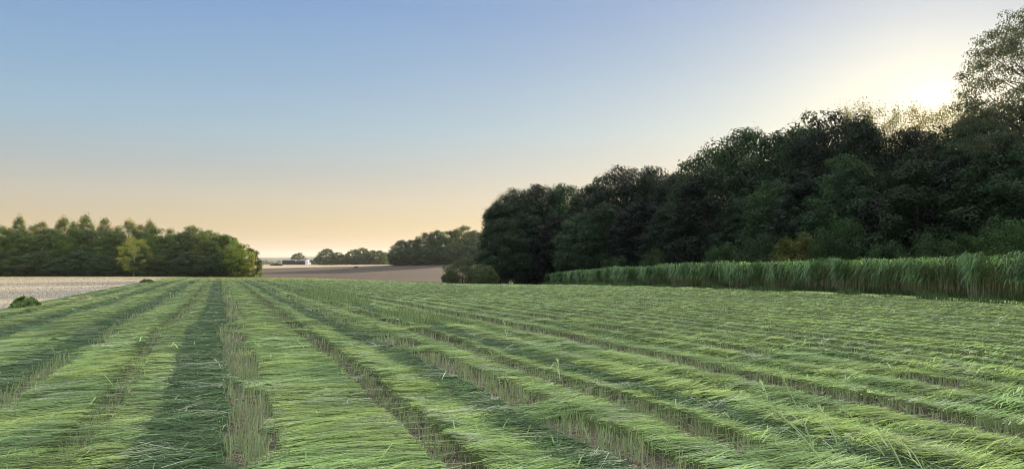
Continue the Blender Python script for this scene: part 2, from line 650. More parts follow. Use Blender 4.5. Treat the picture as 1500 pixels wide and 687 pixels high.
def blades(P, D, Lg, Wd, Cc, nseg, lift=None, droop=None, side=None, tipw=0.25, tipcol=None):
    """strips: P base points, D unit directions, Lg lengths, Wd widths, Cc colours; path p(t)=P+D*L*t + z(lift*sin)-droop*t^2"""
    n = len(P)
    t = np.linspace(0, 1, nseg + 1)
    if side is None:
        side = np.cross(D, np.array([0, 0, 1.0]))
        side /= np.linalg.norm(side, axis=1)[:, None] + 1e-9
    pos = P[:, None, :] + D[:, None, :] * (Lg[:, None, None] * t[None, :, None])
    if lift is not None:
        pos[:, :, 2] += lift[:, None] * np.sin(math.pi * t)[None, :]
    if droop is not None:
        pos[:, :, 2] -= droop[:, None] * (t ** 2)[None, :]
    wt = 1 - (1 - tipw) * t
    s = side[:, None, :] * (0.5 * Wd[:, None, None] * wt[None, :, None])
    v = np.stack([pos - s, pos + s], 2).reshape(-1, 3)
    k = (nseg + 1) * 2
    b = (np.arange(n) * k)[:, None]
    j = np.arange(nseg) * 2
    f = np.stack([b + j, b + j + 1, b + j + 3, b + j + 2], -1).reshape(-1, 4)
    c = np.repeat(Cc[:, None, :], nseg + 1, 1)
    if tipcol is not None:
        c = c * (1 + (tipcol[:, None, :] - 1) * t[None, :, None])
    c = np.repeat(c, 2, 1).reshape(-1, 3)
    return v, f, c


def join(parts):
    vs_, fs_, cs_ = [], [], []
    b = 0
    for v, f, c in parts:
        vs_.append(v)
        fs_.append(f + b)
        cs_.append(c)
        b += len(v)
    return np.concatenate(vs_), np.concatenate(fs_), np.concatenate(cs_)


def scatter(d0, d1, dens, rng, margin=2.5, tanh=0.74):
    """random points in the wedge of land between two distances"""
    xm = tanh * d1 + margin
    n = int(dens * 2 * xm * (d1 - d0 * 0.0))
    x = rng.uniform(-xm, xm, n)
    y = rng.uniform(0, d1, n)
    dd = np.hypot(x, y)
    m = (dd >= d0) & (dd < d1) & (np.abs(x) < tanh * y + margin)
    return x[m], y[m]


# distance bands: d0, d1, density, width, length, segments
BANDS = [(3.5, 9, 1500, 0.0068, 0.50, 3), (9, 15, 780, 0.0095, 0.50, 3), (15, 25, 300, 0.014, 0.50, 2), (25, 42, 130, 0.022, 0.52, 2),
         (42, 70, 42, 0.042, 0.60, 2), (70, 112, 16, 0.075, 0.70, 2), (112, 160, 7, 0.11, 0.85, 2)]
cross_ang = math.atan2(UY, UX)
parts = []
for bi, (d0, d1, dens, wd, lg, ns) in enumerate(BANDS):
    x, y = scatter(d0, d1, dens, RNG)
    u, v = to_uv(x, y)
    m = (u > -7.75 + 0.3 * noise(v / 0.8, v * 0, 41)) & (x < reed_x(y) - 2.6) & (v < 157)
    x, y, u, v = x[m], y[m], u[m], v[m]
    kd, mh = mound(x, y, RNG.normal(0, 1, len(x)) * (0.035 + 0.05 * sstep(0.35, 0.05, np.minimum(np.abs(to_uv(x, y)[0] + 0.68), np.abs(to_uv(x, y)[0] + 3.3)))))
    z = terrain(x, y)
    n = len(x)
    big = noise(v / 2.6, u / 0.9, 14)
    bunch = _LAT.setdefault(15, lattice(115))[((v + 0.06 * RNG.normal(0, 1, n)) / 0.17).astype(int) % 256, ((u + 9 + 0.08 * RNG.normal(0, 1, n)) / 0.42).astype(int) % 256]
    flow = (bunch - 0.5) * 0.75 + (noise(v / 2.3, u / 1.6, 16) - 0.5) * 0.35
    isL = (kd == 1) | (kd == 5)
    isD = kd == 2
    isS = kd == 3
    isG = kd == 4
    # laid stalks ---------------------------------------------------
    m = isL | isD
    ang = cross_ang + flow + RNG.normal(0, 0.13, n) + np.where(isD, RNG.normal(0, 0.55, n), 0) + np.where(kd == 5, RNG.normal(0, 0.4, n), 0)
    flip = RNG.random(n) < 0.5
    ang = np.where(flip & (RNG.random(n) < 0.35), ang + math.pi, ang)
    stray = RNG.random(n) < 0.02
    ang = np.where(stray, RNG.uniform(0, 2 * math.pi, n), ang)
    fleck = RNG.random(n) < 0.12
    ang = np.where(fleck, RNG.uniform(0, 6.283, n), ang)
    el = RNG.normal(0.0, 0.06, n) + np.where(stray, 0.10, 0)
    Lg = lg * RNG.uniform(0.45, 1.25, n) * np.where(fleck, 0.32, 1.0)
    Dv = np.stack([np.cos(ang) * np.cos(el), np.sin(ang) * np.cos(el), np.sin(el)], 1)
    # stalks do not lie over the bare gaps: shorten those that would, drop the rest
    okk = np.ones(n, bool)
    ef = min(1.0, 0.2 + 3.0 / d1)
    for tri in range(3):
        bad = np.zeros(n, bool)
        for sgn in (-0.5, 0.5):
            ux_, vx_ = to_uv(x + Dv[:, 0] * Lg * sgn, y + Dv[:, 1] * Lg * sgn)
            kk_, _h = zone(ux_, vx_)
            bad |= ((kk_ == 3) | (kk_ == 4)) | (isL & (kk_ == 2)) & (np.abs(ux_) < 1.2)
        if tri < 2:
            Lg = np.where(bad, Lg * 0.55, Lg)
        else:
            okk = ~bad | (RNG.random(n) < 0.12)
    m = m & okk
    P = np.stack([x, y, z + mh + RNG.uniform(-0.035, 0.025, n)], 1) - Dv * (Lg * 0.5)[:, None]
    # streaky natural colour
    s1 = noise(v / 0.10, u / 0.9, 17)
    s2 = noise(v / 0.9, u / 1.4, 18)
    light = np.array((0.290, 0.410, 0.118))
    yel = np.array((0.41, 0.49, 0.12))
    blu = np.array((0.235, 0.375, 0.18))
    dark = np.array((0.045, 0.100, 0.032))
    mid = np.array((0.10, 0.19, 0.06))
    tmix = np.clip(s2 * 1.3 - 0.15 + RNG.normal(0, 0.25, n), 0, 1)[:, None]
    c = blu * (1 - tmix) + yel * tmix
    c = 0.5 * c + 0.5 * light
    c = c * (0.72 + 0.5 * s1)[:, None]
    c = c * (0.82 + 0.36 * noise(x / 5.0, y / 7.0, 25))[:, None]
    # dark swaths: leaf undersides, plus light lost to the stalks' lay painted into colour
    dmix = np.where(RNG.random(n) < 0.14, 0.55, 0.05)[:, None]
    c = np.where(isD[:, None], dark * (0.45 + 1.2 * RNG.random(n))[:, None] * (1 - dmix) + dmix * c, c)
    c = np.where((kd == 5)[:, None], 0.6 * mid + 0.4 * c, c)
    # darker patches inside the light swaths
    pt = sstep(0.60, 0.78, noise(v / 1.5, u / 0.5, 19)) * 0.55
    c = np.where(isL[:, None], c * (1 - pt[:, None]) + mid * 0.8 * pt[:, None], c)
    c *= ((0.60 + 1.20 * RNG.random(n) ** 1.3) * (0.72 + 0.55 * bunch[::1]))[:, None]
    pale = RNG.random(n) < 0.02 + 0.30 * sstep(0.66, 0.82, noise(v / 0.5, u / 0.3, 20)) + 0.10 * (np.abs(u + 0.75) < 0.12)
    c = np.where(pale[:, None], np.array((0.62, 0.68, 0.50)) * RNG.uniform(0.7, 1.2, n)[:, None], c)
    c = np.where((fleck & (RNG.random(n) < 0.6))[:, None], np.array((0.44, 0.43, 0.27)) * RNG.uniform(0.5, 1.3, n)[:, None], c)
    wv = wd * RNG.uniform(0.6, 1.4, n)
    mm = m
    parts.append(blades(P[mm], Dv[mm], Lg[mm], wv[mm], c[mm], ns, lift=(RNG.uniform(-0.015, 0.03, n) * (Lg / 0.6))[mm], tipw=0.75))
    # standing stubble ------------------------------------------------
    for kind, hgt, cnt in ((3, 0.155, 1.0), (4, 0.11, 1.0)):
        idx = np.where((kd == kind))[0]
        if kind == 4:
            idx = np.where(isG | (isL & (mh < 0.05) & (RNG.random(n) < 0.25)))[0]
        if len(idx) == 0:
            continue
        # stems stand in loose bunches with bare soil between them
        idx = np.repeat(idx, 2)
        keepb = RNG.random(len(idx)) < np.clip(3.2 * noise(v[idx] / 0.12, u[idx] / 0.09, 24) - 1.35, 0.03, 1) * (0.55 if kind == 3 else 0.65)
        idx = idx[keepb]
        if len(idx) == 0:
            continue
        k = len(idx)
        # bunch the stems into sown lines
        px_, py_ = x[idx] + RNG.normal(0, 0.03, k), y[idx] + RNG.normal(0, 0.06, k)
        hh = hgt * (1 + 0.25 * sstep(6, 9, u[idx])) * RNG.uniform(0.5, 1.3, k) * (0.75 + 0.6 * noise(v[idx] / 0.5, u[idx] / 0.2, 23))
        a2 = RNG.uniform(0, 2 * math.pi, k)
        lean = np.abs(RNG.normal(0, 0.22, k))
        D2 = np.stack([np.cos(a2) * np.sin(lean), np.sin(a2) * np.sin(lean), np.cos(lean)], 1)
        P2 = np.stack([px_, py_, z[idx]], 1)
        sa = RNG.uniform(0, math.pi, k)
        side = np.stack([np.cos(sa), np.sin(sa) * 0.3, 0 * sa], 1)
        straw = np.array((0.42, 0.39, 0.25))
        grn = np.array((0.30, 0.42, 0.20))
        tm = RNG.random(k)[:, None] ** 1.5
        c2 = (straw * tm + grn * (1 - tm)) * RNG.uniform(0.65, 1.25, k)[:, None]
        if kind == 4:
            c2 = c2 * 0.85
        parts.append(blades(P2, D2, hh, wd * 1.15 * RNG.uniform(0.7, 1.4, k), c2, 1, side=side, tipw=0.7))
        # fallen grey straw between the stems
        k3 = RNG.random(k) < (1.0 if kind == 3 else 0.5)
        i3 = idx[k3]
        kk = len(i3)
        a3 = RNG.uniform(0, 2 * math.pi, kk)
        e3 = RNG.normal(0.05, 0.15, kk)
        D3 = np.stack([np.cos(a3) * np.cos(e3), np.sin(a3) * np.cos(e3), np.sin(e3)], 1)
        P3 = np.stack([x[i3], y[i3], z[i3] + RNG.uniform(0.01, 0.05, kk)], 1)
        c3 = np.array((0.34, 0.30, 0.23)) * RNG.uniform(0.4, 1.3, kk)[:, None]
        parts.append(blades(P3, D3, lg * 0.4 * RNG.uniform(0.4, 1.1, kk), wd * RNG.uniform(0.7, 1.3, kk), c3, 1, lift=None, tipw=0.6))
    # stubble poking out along the edges of the dark swaths
v, f, c = join(parts)
print('mown blades verts', len(v))
o = link('mown_stalks', mesh_from('mown_stalks', v, f, M_STALK, c, smooth=False))
tag(o, 'long green stalks laid flat across the mown rows', 'mown crop', kind='stuff')

# ------------------------------------------------------------------ trees


def tube(path, rad, n=7):
    """tapered tube along path (k,3) with radii (k,)"""
    path = np.asarray(path, float)
    k = len(path)
    tan = np.gradient(path, axis=0)
    tan /= np.linalg.norm(tan, axis=1)[:, None] + 1e-9
    ref = np.where(np.abs(tan[:, 2:3]) > 0.9, np.array([[1.0, 0, 0]]), np.array([[0, 0, 1.0]]))
    s1 = np.cross(tan, ref)
    s1 /= np.linalg.norm(s1, axis=1)[:, None] + 1e-9
    s2 = np.cross(tan, s1)
    a = np.linspace(0, 2 * math.pi, n, endpoint=False)
    v = path[:, None, :] + (s1[:, None, :] * np.cos(a)[None, :, None] + s2[:, None, :] * np.sin(a)[None, :, None]) * np.asarray(rad)[:, None, None]
    v = v.reshape(-1, 3)
    i = np.arange(k * n).reshape(k, n)
    i2 = np.roll(i, -1, 1)
    f = np.stack([i[:-1], i2[:-1], i2[1:], i[1:]], -1).reshape(-1, 4)
    return v, f, np.ones((len(v), 3))


def prof_round(t):
    return np.sqrt(np.clip(1 - ((t - 0.5) / 0.5) ** 2, 0, 1)) * (1.04 - 0.12 * t)


def prof_wide(t):
    return np.clip(np.sin(np.clip(t, 0, 1) ** 0.62 * math.pi), 0, 1) ** 0.6


def prof_spire(t):
    return np.clip(1.0 - t, 0, 1) ** 0.8 * np.clip(t * 7, 0, 1) ** 0.5 + 0.04


def prof_ragged(t):
    return np.clip(1.0 - t, 0, 1) ** 0.75 * np.clip(t * 7, 0, 1) ** 0.5 * (1 + 0.2 * np.sin(t * 17)) + 0.10


def prof_skirt(t):          # bushy down to the ground
    return np.clip(1 - t ** 2.6, 0, 1) ** 0.55 * (0.85 + 0.25 * np.sin(t * 3))


def tree_proto(name, seed, H=16.0, Rr=5.0, base=0.12, prof=prof_round, ncl=110, lpc=120, leaf=0.27, cr=(0.16, 0.28),
               col=(0.05, 0.085, 0.03), colv=0.3, inner=0.35, bark=None, limbs=16, flat=0.75, lobes=7, lobe_amp=0.26, tr=0.22, spiky=0.0):
    rg = np.random.default_rng(seed)
    # crown clump centres
    t = rg.random(ncl * 3) ** 0.95
    keep = rg.random(ncl * 3) < 0.25 + 0.75 * np.clip(prof(t), 0, 1)
    t = t[keep][:ncl]
    n = len(t)
    th = rg.uniform(0, 2 * math.pi, n)
    la = rg.uniform(0, 2 * math.pi, lobes)
    lt = rg.random(lobes)
    ls = rg.uniform(-1, 1, lobes)
    bulge = np.zeros(n)
    for a_, t_, s_ in zip(la, lt, ls):
        dth = np.abs((th - a_ + math.pi) % (2 * math.pi) - math.pi)
        bulge += s_ * np.exp(-(dth / 0.7) ** 2 - ((t - t_) / 0.2) ** 2)
    rad = Rr * prof(t) * (1 + lobe_amp * bulge)
    rr_ = rad * np.where(rg.random(n) < inner, rg.random(n) ** 0.5, rg.uniform(0.78, 1.05, n))
    zt = base * H + t * (H * (1 - base)) * (1 + 0.03 * rg.normal(0, 1, n))
    C = np.stack([rr_ * np.cos(th), rr_ * np.sin(th), zt - 0.3], 1)
    crr = Rr * rg.uniform(cr[0], cr[1], n) * (1 - 0.12 * t)
    # leaves
    N_ = n * lpc
    ci = np.repeat(np.arange(n), lpc)
    dv = rg.normal(0, 1, (N_, 3))
    dv[:, 2] = dv[:, 2] * 0.9 + 0.25
    dv /= np.linalg.norm(dv, axis=1)[:, None]
    rl = crr[ci] * (0.45 + 0.65 * rg.random(N_) ** 0.6)
    # ragged outline: a few sprays reach beyond the clump
    spr = rg.random(N_) < 0.06
    rl = np.where(spr, rl * 1.3, rl)
    P = C[ci] + dv * rl[:, None] * np.array([1, 1, flat])
    if spiky:
        P[:, 2] += spiky * rg.random(N_) ** 3 * crr[ci] * 2
    nrm = dv * 1.1 + rg.normal(0, 0.34, (N_, 3)) + np.array([0, 0, 0.25])
    nrm /= np.linalg.norm(nrm, axis=1)[:, None]
    a = np.cross(nrm, rg.normal(0, 1, (N_, 3)))
    a /= np.linalg.norm(a, axis=1)[:, None]
    b = np.cross(nrm, a)
    s = leaf * rg.uniform(0.55, 1.3, N_)
    lw = 0.55
    q = np.stack([P - a * s[:, None] * 0.5, P + b * (s * lw * 0.5)[:, None] + nrm * (s * 0.08)[:, None],
                  P + a * s[:, None] * 0.5, P - b * (s * lw * 0.5)[:, None] + nrm * (s * 0.08)[:, None]], 1).reshape(-1, 3)
    f = np.arange(N_ * 4).reshape(-1, 4)
    base_c = np.array(col)
    cc = 1 + colv * rg.normal(0, 0.5, n)
    warm = rg.normal(0, 0.10, n)
    lc = base_c[None, :] * (cc[ci] * rg.uniform(0.85, 1.15, N_))[:, None]
    lc[:, 0] *= 1 + warm[ci]
    lc = np.clip(lc, 0.004, 1)
    crown = mesh_from(name + '_crown', q, f, M_LEAF, np.repeat(lc, 4, 0))
    # trunk and limbs
    kz = np.linspace(0, 1, 9)
    wob = np.cumsum(rg.normal(0, 0.05 * Rr / 5, (9, 2)), 0)
    tp = np.stack([wob[:, 0], wob[:, 1], kz * H * 0.86], 1)
    tp[0, 2] = -0.4
    prt = [tube(tp, tr * (1.25 - 1.05 * kz) * (1 + 0.5 * np.exp(-kz * 14)), 8)]
    for ii in rg.choice(n, min(limbs, n), replace=False):
        c_ = C[ii]
        z0 = max(H * 0.12, min(c_[2] - 0.45 * np.hypot(c_[0], c_[1]) - 0.8, H * 0.75))
        p0 = np.array([np.interp(z0, tp[:, 2], tp[:, 0]), np.interp(z0, tp[:, 2], tp[:, 1]), z0])
        s_ = np.linspace(0, 1, 6)[:, None]
        path = p0 * (1 - s_) + c_ * s_
        path[:, 2] -= 0.12 * np.hypot(*(c_ - p0)[:2]) * np.sin(s_[:, 0] * math.pi)
        path[1:-1] += rg.normal(0, 0.10, (4, 3))
        r0 = tr * (0.42 * (1 - z0 / H) + 0.12)
        prt.append(tube(path, r0 * (1 - 0.85 * s_[:, 0]), 5))
    v_, f_, _ = join(prt)
    trunk = mesh_from(name + '_trunk', v_, f_, bark or M_BARK, None, smooth=True)
    return dict(H=H, R=Rr, crown=crown, trunk=trunk)


DG = (0.020, 0.038, 0.017)
P_ = {}
P_['oak'] = [tree_proto('oak', 1, 16, 5.6, 0.10, prof_round, 215, 150, 0.34, cr=(0.19, 0.33), col=DG),
             tree_proto('oak', 2, 16, 5.2, 0.08, prof_skirt, 215, 150, 0.34, cr=(0.19, 0.33), col=DG, lobe_amp=0.3),
             tree_proto('oak', 3, 16, 6.0, 0.14, prof_wide, 215, 150, 0.34, cr=(0.19, 0.33), col=DG, lobe_amp=0.32),
             tree_proto('oak', 4, 16, 4.6, 0.08, prof_skirt, 200, 150, 0.34, cr=(0.19, 0.33), col=DG, lobe_amp=0.35)]
P_['thin'] = [tree_proto('aspen', 8, 16, 3.4, 0.2, prof_round, 170, 90, 0.17, cr=(0.18, 0.34), col=(0.17, 0.15, 0.06), tr=0.14, limbs=30, spiky=0.8),  # golden leaf colour carries the glow of sun shining through
              tree_proto('aspen', 9, 16, 3.0, 0.2, prof_round, 150, 90, 0.17, cr=(0.18, 0.34), col=(0.17, 0.15, 0.06), tr=0.14, limbs=30, spiky=0.8)]
P_['ash'] = [tree_proto('ash', 12, 20, 6.6, 0.36, prof_round, 560, 100, 0.18, cr=(0.10, 0.18), col=(0.085, 0.10, 0.065), tr=0.24, limbs=110, flat=0.42, lobe_amp=0.35, inner=0.6)]
P_['spire'] = [tree_proto('spire', 21, 15, 3.1999999999999997, 0.06, prof_ragged, 330, 50, 0.26, cr=(0.13, 0.24), lobe_amp=0.6, col=(0.075, 0.10, 0.04), tr=0.16, colv=0.6, spiky=1.0),
               tree_proto('spire', 22, 15, 2.8, 0.06, prof_ragged, 330, 50, 0.26, cr=(0.13, 0.24), lobe_amp=0.6, col=(0.07, 0.10, 0.045), tr=0.16, colv=0.6, spiky=1.4),
               tree_proto('spire', 23, 15, 3.5, 0.06, prof_ragged, 330, 50, 0.26, cr=(0.13, 0.24), lobe_amp=0.6, col=(0.075, 0.095, 0.04), tr=0.16, colv=0.6, spiky=1.0)]
P_['round'] = [tree_proto('round', 31, 10, 3.8, 0.06, prof_skirt, 150, 90, 0.34, cr=(0.18, 0.30), col=(0.06, 0.09, 0.03), tr=0.15, colv=0.6),
               tree_proto('round', 32, 10, 4.2, 0.06, prof_round, 150, 90, 0.34, cr=(0.18, 0.30), col=(0.06, 0.09, 0.03), tr=0.15, colv=0.6, lobe_amp=0.5),
               tree_proto('round', 33, 10, 3.6, 0.06, prof_skirt, 150, 90, 0.34, cr=(0.18, 0.30), col=(0.06, 0.09, 0.03), tr=0.15, colv=0.6, lobe_amp=0.5)]
P_['birch'] = [tree_proto('birch', 41, 10, 3.0, 0.22, prof_round, 80, 80, 0.2, cr=(0.18, 0.30), col=(0.17, 0.19, 0.05), tr=0.13, bark=M_BARKP)]
P_['bush'] = [tree_proto('bush', 51, 4, 2.4, 0.02, prof_skirt, 110, 120, 0.17, cr=(0.2, 0.34), col=(0.055, 0.085, 0.03), tr=0.06, limbs=10),
              tree_proto('bush', 52, 4, 2.8, 0.02, prof_round, 110, 120, 0.17, cr=(0.18, 0.34), col=(0.055, 0.085, 0.03), tr=0.06, limbs=10, lobe_amp=0.5)]

ORD = ['first', 'second', 'third', 'fourth', 'fifth', 'sixth', 'seventh', 'eighth', 'ninth', 'tenth', 'eleventh', 'twelfth', 'thirteenth',
       'fourteenth', 'fifteenth', 'sixteenth', 'seventeenth', 'eighteenth', 'nineteenth', 'twentieth', 'twenty-first', 'twenty-second',
       'twenty-third', 'twenty-fourth', 'twenty-fifth', 'twenty-sixth', 'twenty-seventh', 'twenty-eighth', 'twenty-ninth', 'thirtieth']
NAMES = {'oak': 'broadleaf_tree', 'thin': 'aspen_tree', 'ash': 'ash_tree', 'spire': 'pointed_tree', 'round': 'round_tree', 'birch': 'birch_tree', 'bush': 'bush'}


def tree(kind, var, px, d, ytop, width_px=None, label='', cat='tree', group=None, tint=(1, 1, 1), rot=None, sink=0.0):
    """stand a tree at image column px and depth d, its tip reaching image row ytop, crown width_px wide"""
    pr = P_[kind][var % len(P_[kind])]
    x = wx(px, d)
    z = tz(x, d) - sink
    top = EYE + (HOR - ytop) / F * d
    h = max(top - z, 1.0)
    sz = h / pr['H']
    sx = sz if width_px is None else 1.22 * (width_px / F * d) / (2.0 * pr['R'])
    o = bpy.data.objects.new(NAMES[kind], None)
    COL.objects.link(o)
    o.empty_display_size = 0.3
    o.location = (x, d, z)
    o.rotation_euler = (0, 0, random.uniform(0, 6.28) if rot is None else rot)
    o.scale = (sx, sx, sz)
    tag(o, label, cat, group)
    t = link('trunk', pr['trunk'], o)
    c = link('crown', pr['crown'], o)
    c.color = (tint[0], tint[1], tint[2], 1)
    return o


def ordered(rows, kindlabel, place, group, cat='tree', vary=0.0):
    rows = sorted(rows, key=lambda r: r[2])
    if vary:
        rr2 = random.Random(5)
        rows = [tuple(r[:6]) + (tuple(t_ * f_ for t_, f_ in zip(r[6], [(1 + vary * q_, 1 + vary * q_ * 1.1, 1 + vary * q_ * .8) for q_ in [rr2.choice([-0.9, -0.3, 0.3, 1.2])]][0])),) + tuple(r[7:]) for r in rows]
    for i, r in enumerate(rows):
        kind, var, px, d, yt, wd_, tint = r[:7]
        adj = r[7] if len(r) > 7 else kindlabel
        tree(kind, var, px, d, yt, wd_, '%s, %s from left %s' % (adj, ORD[i], place), cat, group, tint)


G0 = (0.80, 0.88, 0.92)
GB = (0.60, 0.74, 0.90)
GG = (0.95, 1.30, 0.85)
GY = (1.7, 1.6, 1.0)
# -- right wood: skyline row
sky_row = [
    ('oak', 1, 732, 150, 298, 56, G0), ('oak', 0, 756, 155, 280, 76, G0), ('oak', 2, 785, 158, 273, 95, G0), ('oak', 1, 828, 152, 272, 80, G0),
    ('oak', 3, 872, 142, 268, 80, G0), ('oak', 0, 912, 132, 248, 92, G0), ('oak', 2, 958, 128, 247, 90, G0), ('oak', 3, 1000, 120, 250, 80, G0),
    ('oak', 0, 1042, 112, 222, 100, G0), ('oak', 2, 1090, 104, 192, 120, G0), ('oak', 1, 1138, 98, 197, 100, G0), ('oak', 3, 1178, 94, 181, 100, G0),
    ('oak', 0, 1222, 88, 171, 110, G0), ('oak', 1, 1262, 84, 175, 90, G0), ('oak', 2, 1330, 84, 192, 110, G0), ('oak', 0, 1392, 80, 190, 110, G0),
    ('oak', 3, 1440, 74, 160, 100, G0), ('oak', 1, 1500, 72, 150, 120, G0)]
ordered(sky_row, 'dark broadleaf tree', 'in right wood skyline', 'tall trees of the right wood', vary=0.45)
thin_row = [('thin', a_, p_, d_, y_, w_, (1, 1, 1)) for a_, p_, d_, y_, w_ in ((0, 1238, 99, 160, 46), (1, 1260, 100, 154, 52), (0, 1284, 102, 161, 48), (1, 1318, 100, 160, 58),
            (0, 1342, 103, 157, 52), (1, 1366, 100, 162, 52), (0, 1392, 98, 154, 54), (1, 1416, 101, 150, 56))]
ordered(thin_row, 'slender tree with thin glowing top', 'beside the low sun', 'slender sunlit tops beside the low sun')
tree('ash', 0, 1518, 64, 12, 164, 'tallest tree, an airy ash with lacy grey crown at the right edge', 'tree', None, (1.0, 1.0, 1.0))
# -- right wood: front row reaching to the ground
front = [
    ('oak', 1, 742, 140, 322, 54, G0), ('oak', 3, 770, 145, 312, 66, GB), ('oak', 1, 815, 142, 318, 64, G0), ('oak', 3, 856, 128, 312, 66, G0),
    ('oak', 1, 893, 118, 300, 72, (0.8, 1.25, 0.8), 'mid green broadleaf tree'), ('oak', 3, 940, 112, 296, 74, GB), ('oak', 1, 985, 106, 300, 66, G0),
    ('oak', 1, 1033, 98, 258, 92, GG, 'bright green rounded tree with a full crown'), ('oak', 3, 1085, 92, 286, 76, GB), ('oak', 0, 1135, 88, 268, 84, G0),
    ('oak', 3, 1185, 82, 262, 90, GB), ('oak', 1, 1240, 78, 232, 96, G0), ('oak', 3, 1290, 74, 290, 80, G0),
    ('oak', 1, 1345, 68, 238, 118, (0.85, 1.0, 0.8), 'big domed dark tree'), ('oak', 0, 1408, 68, 232, 90, G0), ('oak', 3, 1462, 62, 216, 110, (0.9, 1.25, 0.8), 'mid green broadleaf tree'),
    ('oak', 1, 1530, 58, 200, 110, G0)]
ordered(front, 'dark leafy tree', 'in right wood front row', 'front trees of the right wood', vary=0.72)
bush_row = [
    ('bush', 0, 905, 108, 372, 44, (0.5, 0.62, 0.6)), ('bush', 1, 968, 100, 366, 50, (0.5, 0.62, 0.6)), ('bush', 0, 1060, 84, 352, 52, (0.5, 0.7, 0.6)),
    ('bush', 1, 1115, 80, 345, 60, (0.45, 0.62, 0.7)), ('bush', 0, 1172, 74, 338, 66, (1.25, 0.95, 0.6), 'brownish green bush'), ('bush', 1, 1235, 70, 318, 70, (0.5, 0.68, 0.58)),
    ('bush', 0, 1300, 64, 350, 56, (0.5, 0.68, 0.58)), ('bush', 1, 1370, 60, 345, 76, (0.5, 0.62, 0.6)), ('bush', 0, 1440, 56, 330, 76, (0.5, 0.7, 0.5)),
    ('bush', 1, 1500, 52, 325, 90, (0.5, 0.75, 0.5)), ('bush', 0, 775, 148, 382, 30, (1.1, 1.0, 0.6), 'yellowish green bush'), ('bush', 1, 845, 130, 376, 44, (0.5, 0.62, 0.6))]
ordered(bush_row, 'dark bush', 'under the right wood', 'bushes along the foot of the right wood', 'bush')
# brush at the left end of the right wood
tree('bush', 1, 678, 126, 377, 46, 'large grey green bush at the far left foot of the right wood', 'bush', 'bushes at the field corner', (1.3, 1.05, 1.45))
tree('bush', 0, 706, 124, 385, 34, 'pale bleached bush just right of the large grey green one', 'bush', 'bushes at the field corner', (1.8, 1.4, 1.9))
tree('bush', 0, 716, 118, 394, 24, 'small dark bush in front of the pale bleached one', 'bush', 'bushes at the field corner', (0.8, 0.8, 0.6))
tree('bush', 1, 658, 128, 399, 18, 'smallest bush at the edge of the bare brown field', 'bush', 'bushes at the field corner', (0.9, 0.8, 0.8))

# -- middle wood behind the brown field
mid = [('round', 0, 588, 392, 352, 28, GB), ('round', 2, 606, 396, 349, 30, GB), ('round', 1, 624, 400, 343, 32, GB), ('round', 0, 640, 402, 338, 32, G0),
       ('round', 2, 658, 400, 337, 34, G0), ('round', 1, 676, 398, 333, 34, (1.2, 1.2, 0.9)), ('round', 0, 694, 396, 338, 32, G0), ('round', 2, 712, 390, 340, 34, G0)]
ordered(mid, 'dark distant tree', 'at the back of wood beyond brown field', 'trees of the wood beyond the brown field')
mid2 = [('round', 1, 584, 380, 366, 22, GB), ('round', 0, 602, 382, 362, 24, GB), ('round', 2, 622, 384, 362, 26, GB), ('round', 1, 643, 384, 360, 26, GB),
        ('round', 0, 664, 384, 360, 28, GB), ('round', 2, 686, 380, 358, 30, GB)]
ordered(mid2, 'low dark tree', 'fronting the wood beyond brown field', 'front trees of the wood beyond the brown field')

# -- far hedge on the ridge and lone tree by the farm
hedge = [('round', 0, 479, 610, 364.5, 24, (0.9, 1.0, 0.9), 'largest dark round tree'), ('round', 2, 495, 620, 369, 17, (1.2, 1.1, 0.7)), ('round', 1, 507, 625, 372, 14, (1.3, 1.2, 0.8)),
         ('round', 1, 519, 620, 366, 22, (1.0, 1.0, 0.9)), ('round', 0, 531, 630, 363, 20, (1.3, 1.2, 0.9)), ('round', 2, 543, 625, 366, 22, (1.1, 1.1, 0.9)),
         ('round', 0, 556, 625, 367, 22, (1.3, 1.25, 0.9)), ('round', 1, 566, 640, 370, 18, (1.4, 1.3, 0.9))]
ordered(hedge, 'round hedgerow tree', 'on the straw coloured ridge', 'hedgerow trees on the ridge')
tree('round', 1, 437, 690, 371, 17, 'single dark round tree standing behind the farm buildings', 'tree', None, (0.9, 0.9, 0.9))

# -- left wood
topr = [('spire', 0, 4, 226, 333), ('spire', 1, 28, 224, 322), ('spire', 2, 46, 228, 332), ('spire', 2, 62, 226, 327), ('spire', 0, 92, 224, 321), ('spire', 1, 108, 229, 329),
        ('spire', 1, 123, 226, 320), ('spire', 2, 153, 224, 322), ('spire', 0, 171, 228, 333), ('spire', 0, 189, 226, 325), ('spire', 2, 204, 229, 331), ('spire', 1, 219, 224, 328), ('spire', 2, 249, 226, 337),
        ('round', 1, 286, 224, 334), ('round', 0, 306, 226, 338), ('round', 2, 332, 222, 344)]
ordered([(a, b, c_, d_, e_, random.uniform(34, 46) if a == 'spire' else 40, (1.9, 1.7, 1.3)) for a, b, c_, d_, e_ in topr], 'pointed tree with a ragged top', 'in left wood skyline',  # warm bright tint paints sun on the tops into the leaves
        'skyline trees of the left wood')
midr = [('round', 0, -8, 216, 344), ('round', 1, 18, 217, 338), ('round', 2, 46, 216, 342), ('round', 0, 74, 217, 336), ('round', 1, 104, 216, 338), ('round', 2, 134, 217, 335),
        ('round', 0, 164, 216, 340), ('round', 1, 222, 217, 336), ('round', 2, 252, 216, 342), ('round', 0, 274, 217, 338), ('round', 1, 300, 216, 344), ('round', 2, 322, 217, 342)]
ordered([(a, b, c_, d_, e_, 44, random.choice([(1.0, 1.15, 0.8), (1.7, 1.5, 0.8), (0.8, 0.9, 0.8), (1.4, 1.45, 0.8)])) for a, b, c_, d_, e_ in midr], 'leafy tree below the pointed tops',
        'in left wood middle row', 'middle trees of the left wood')
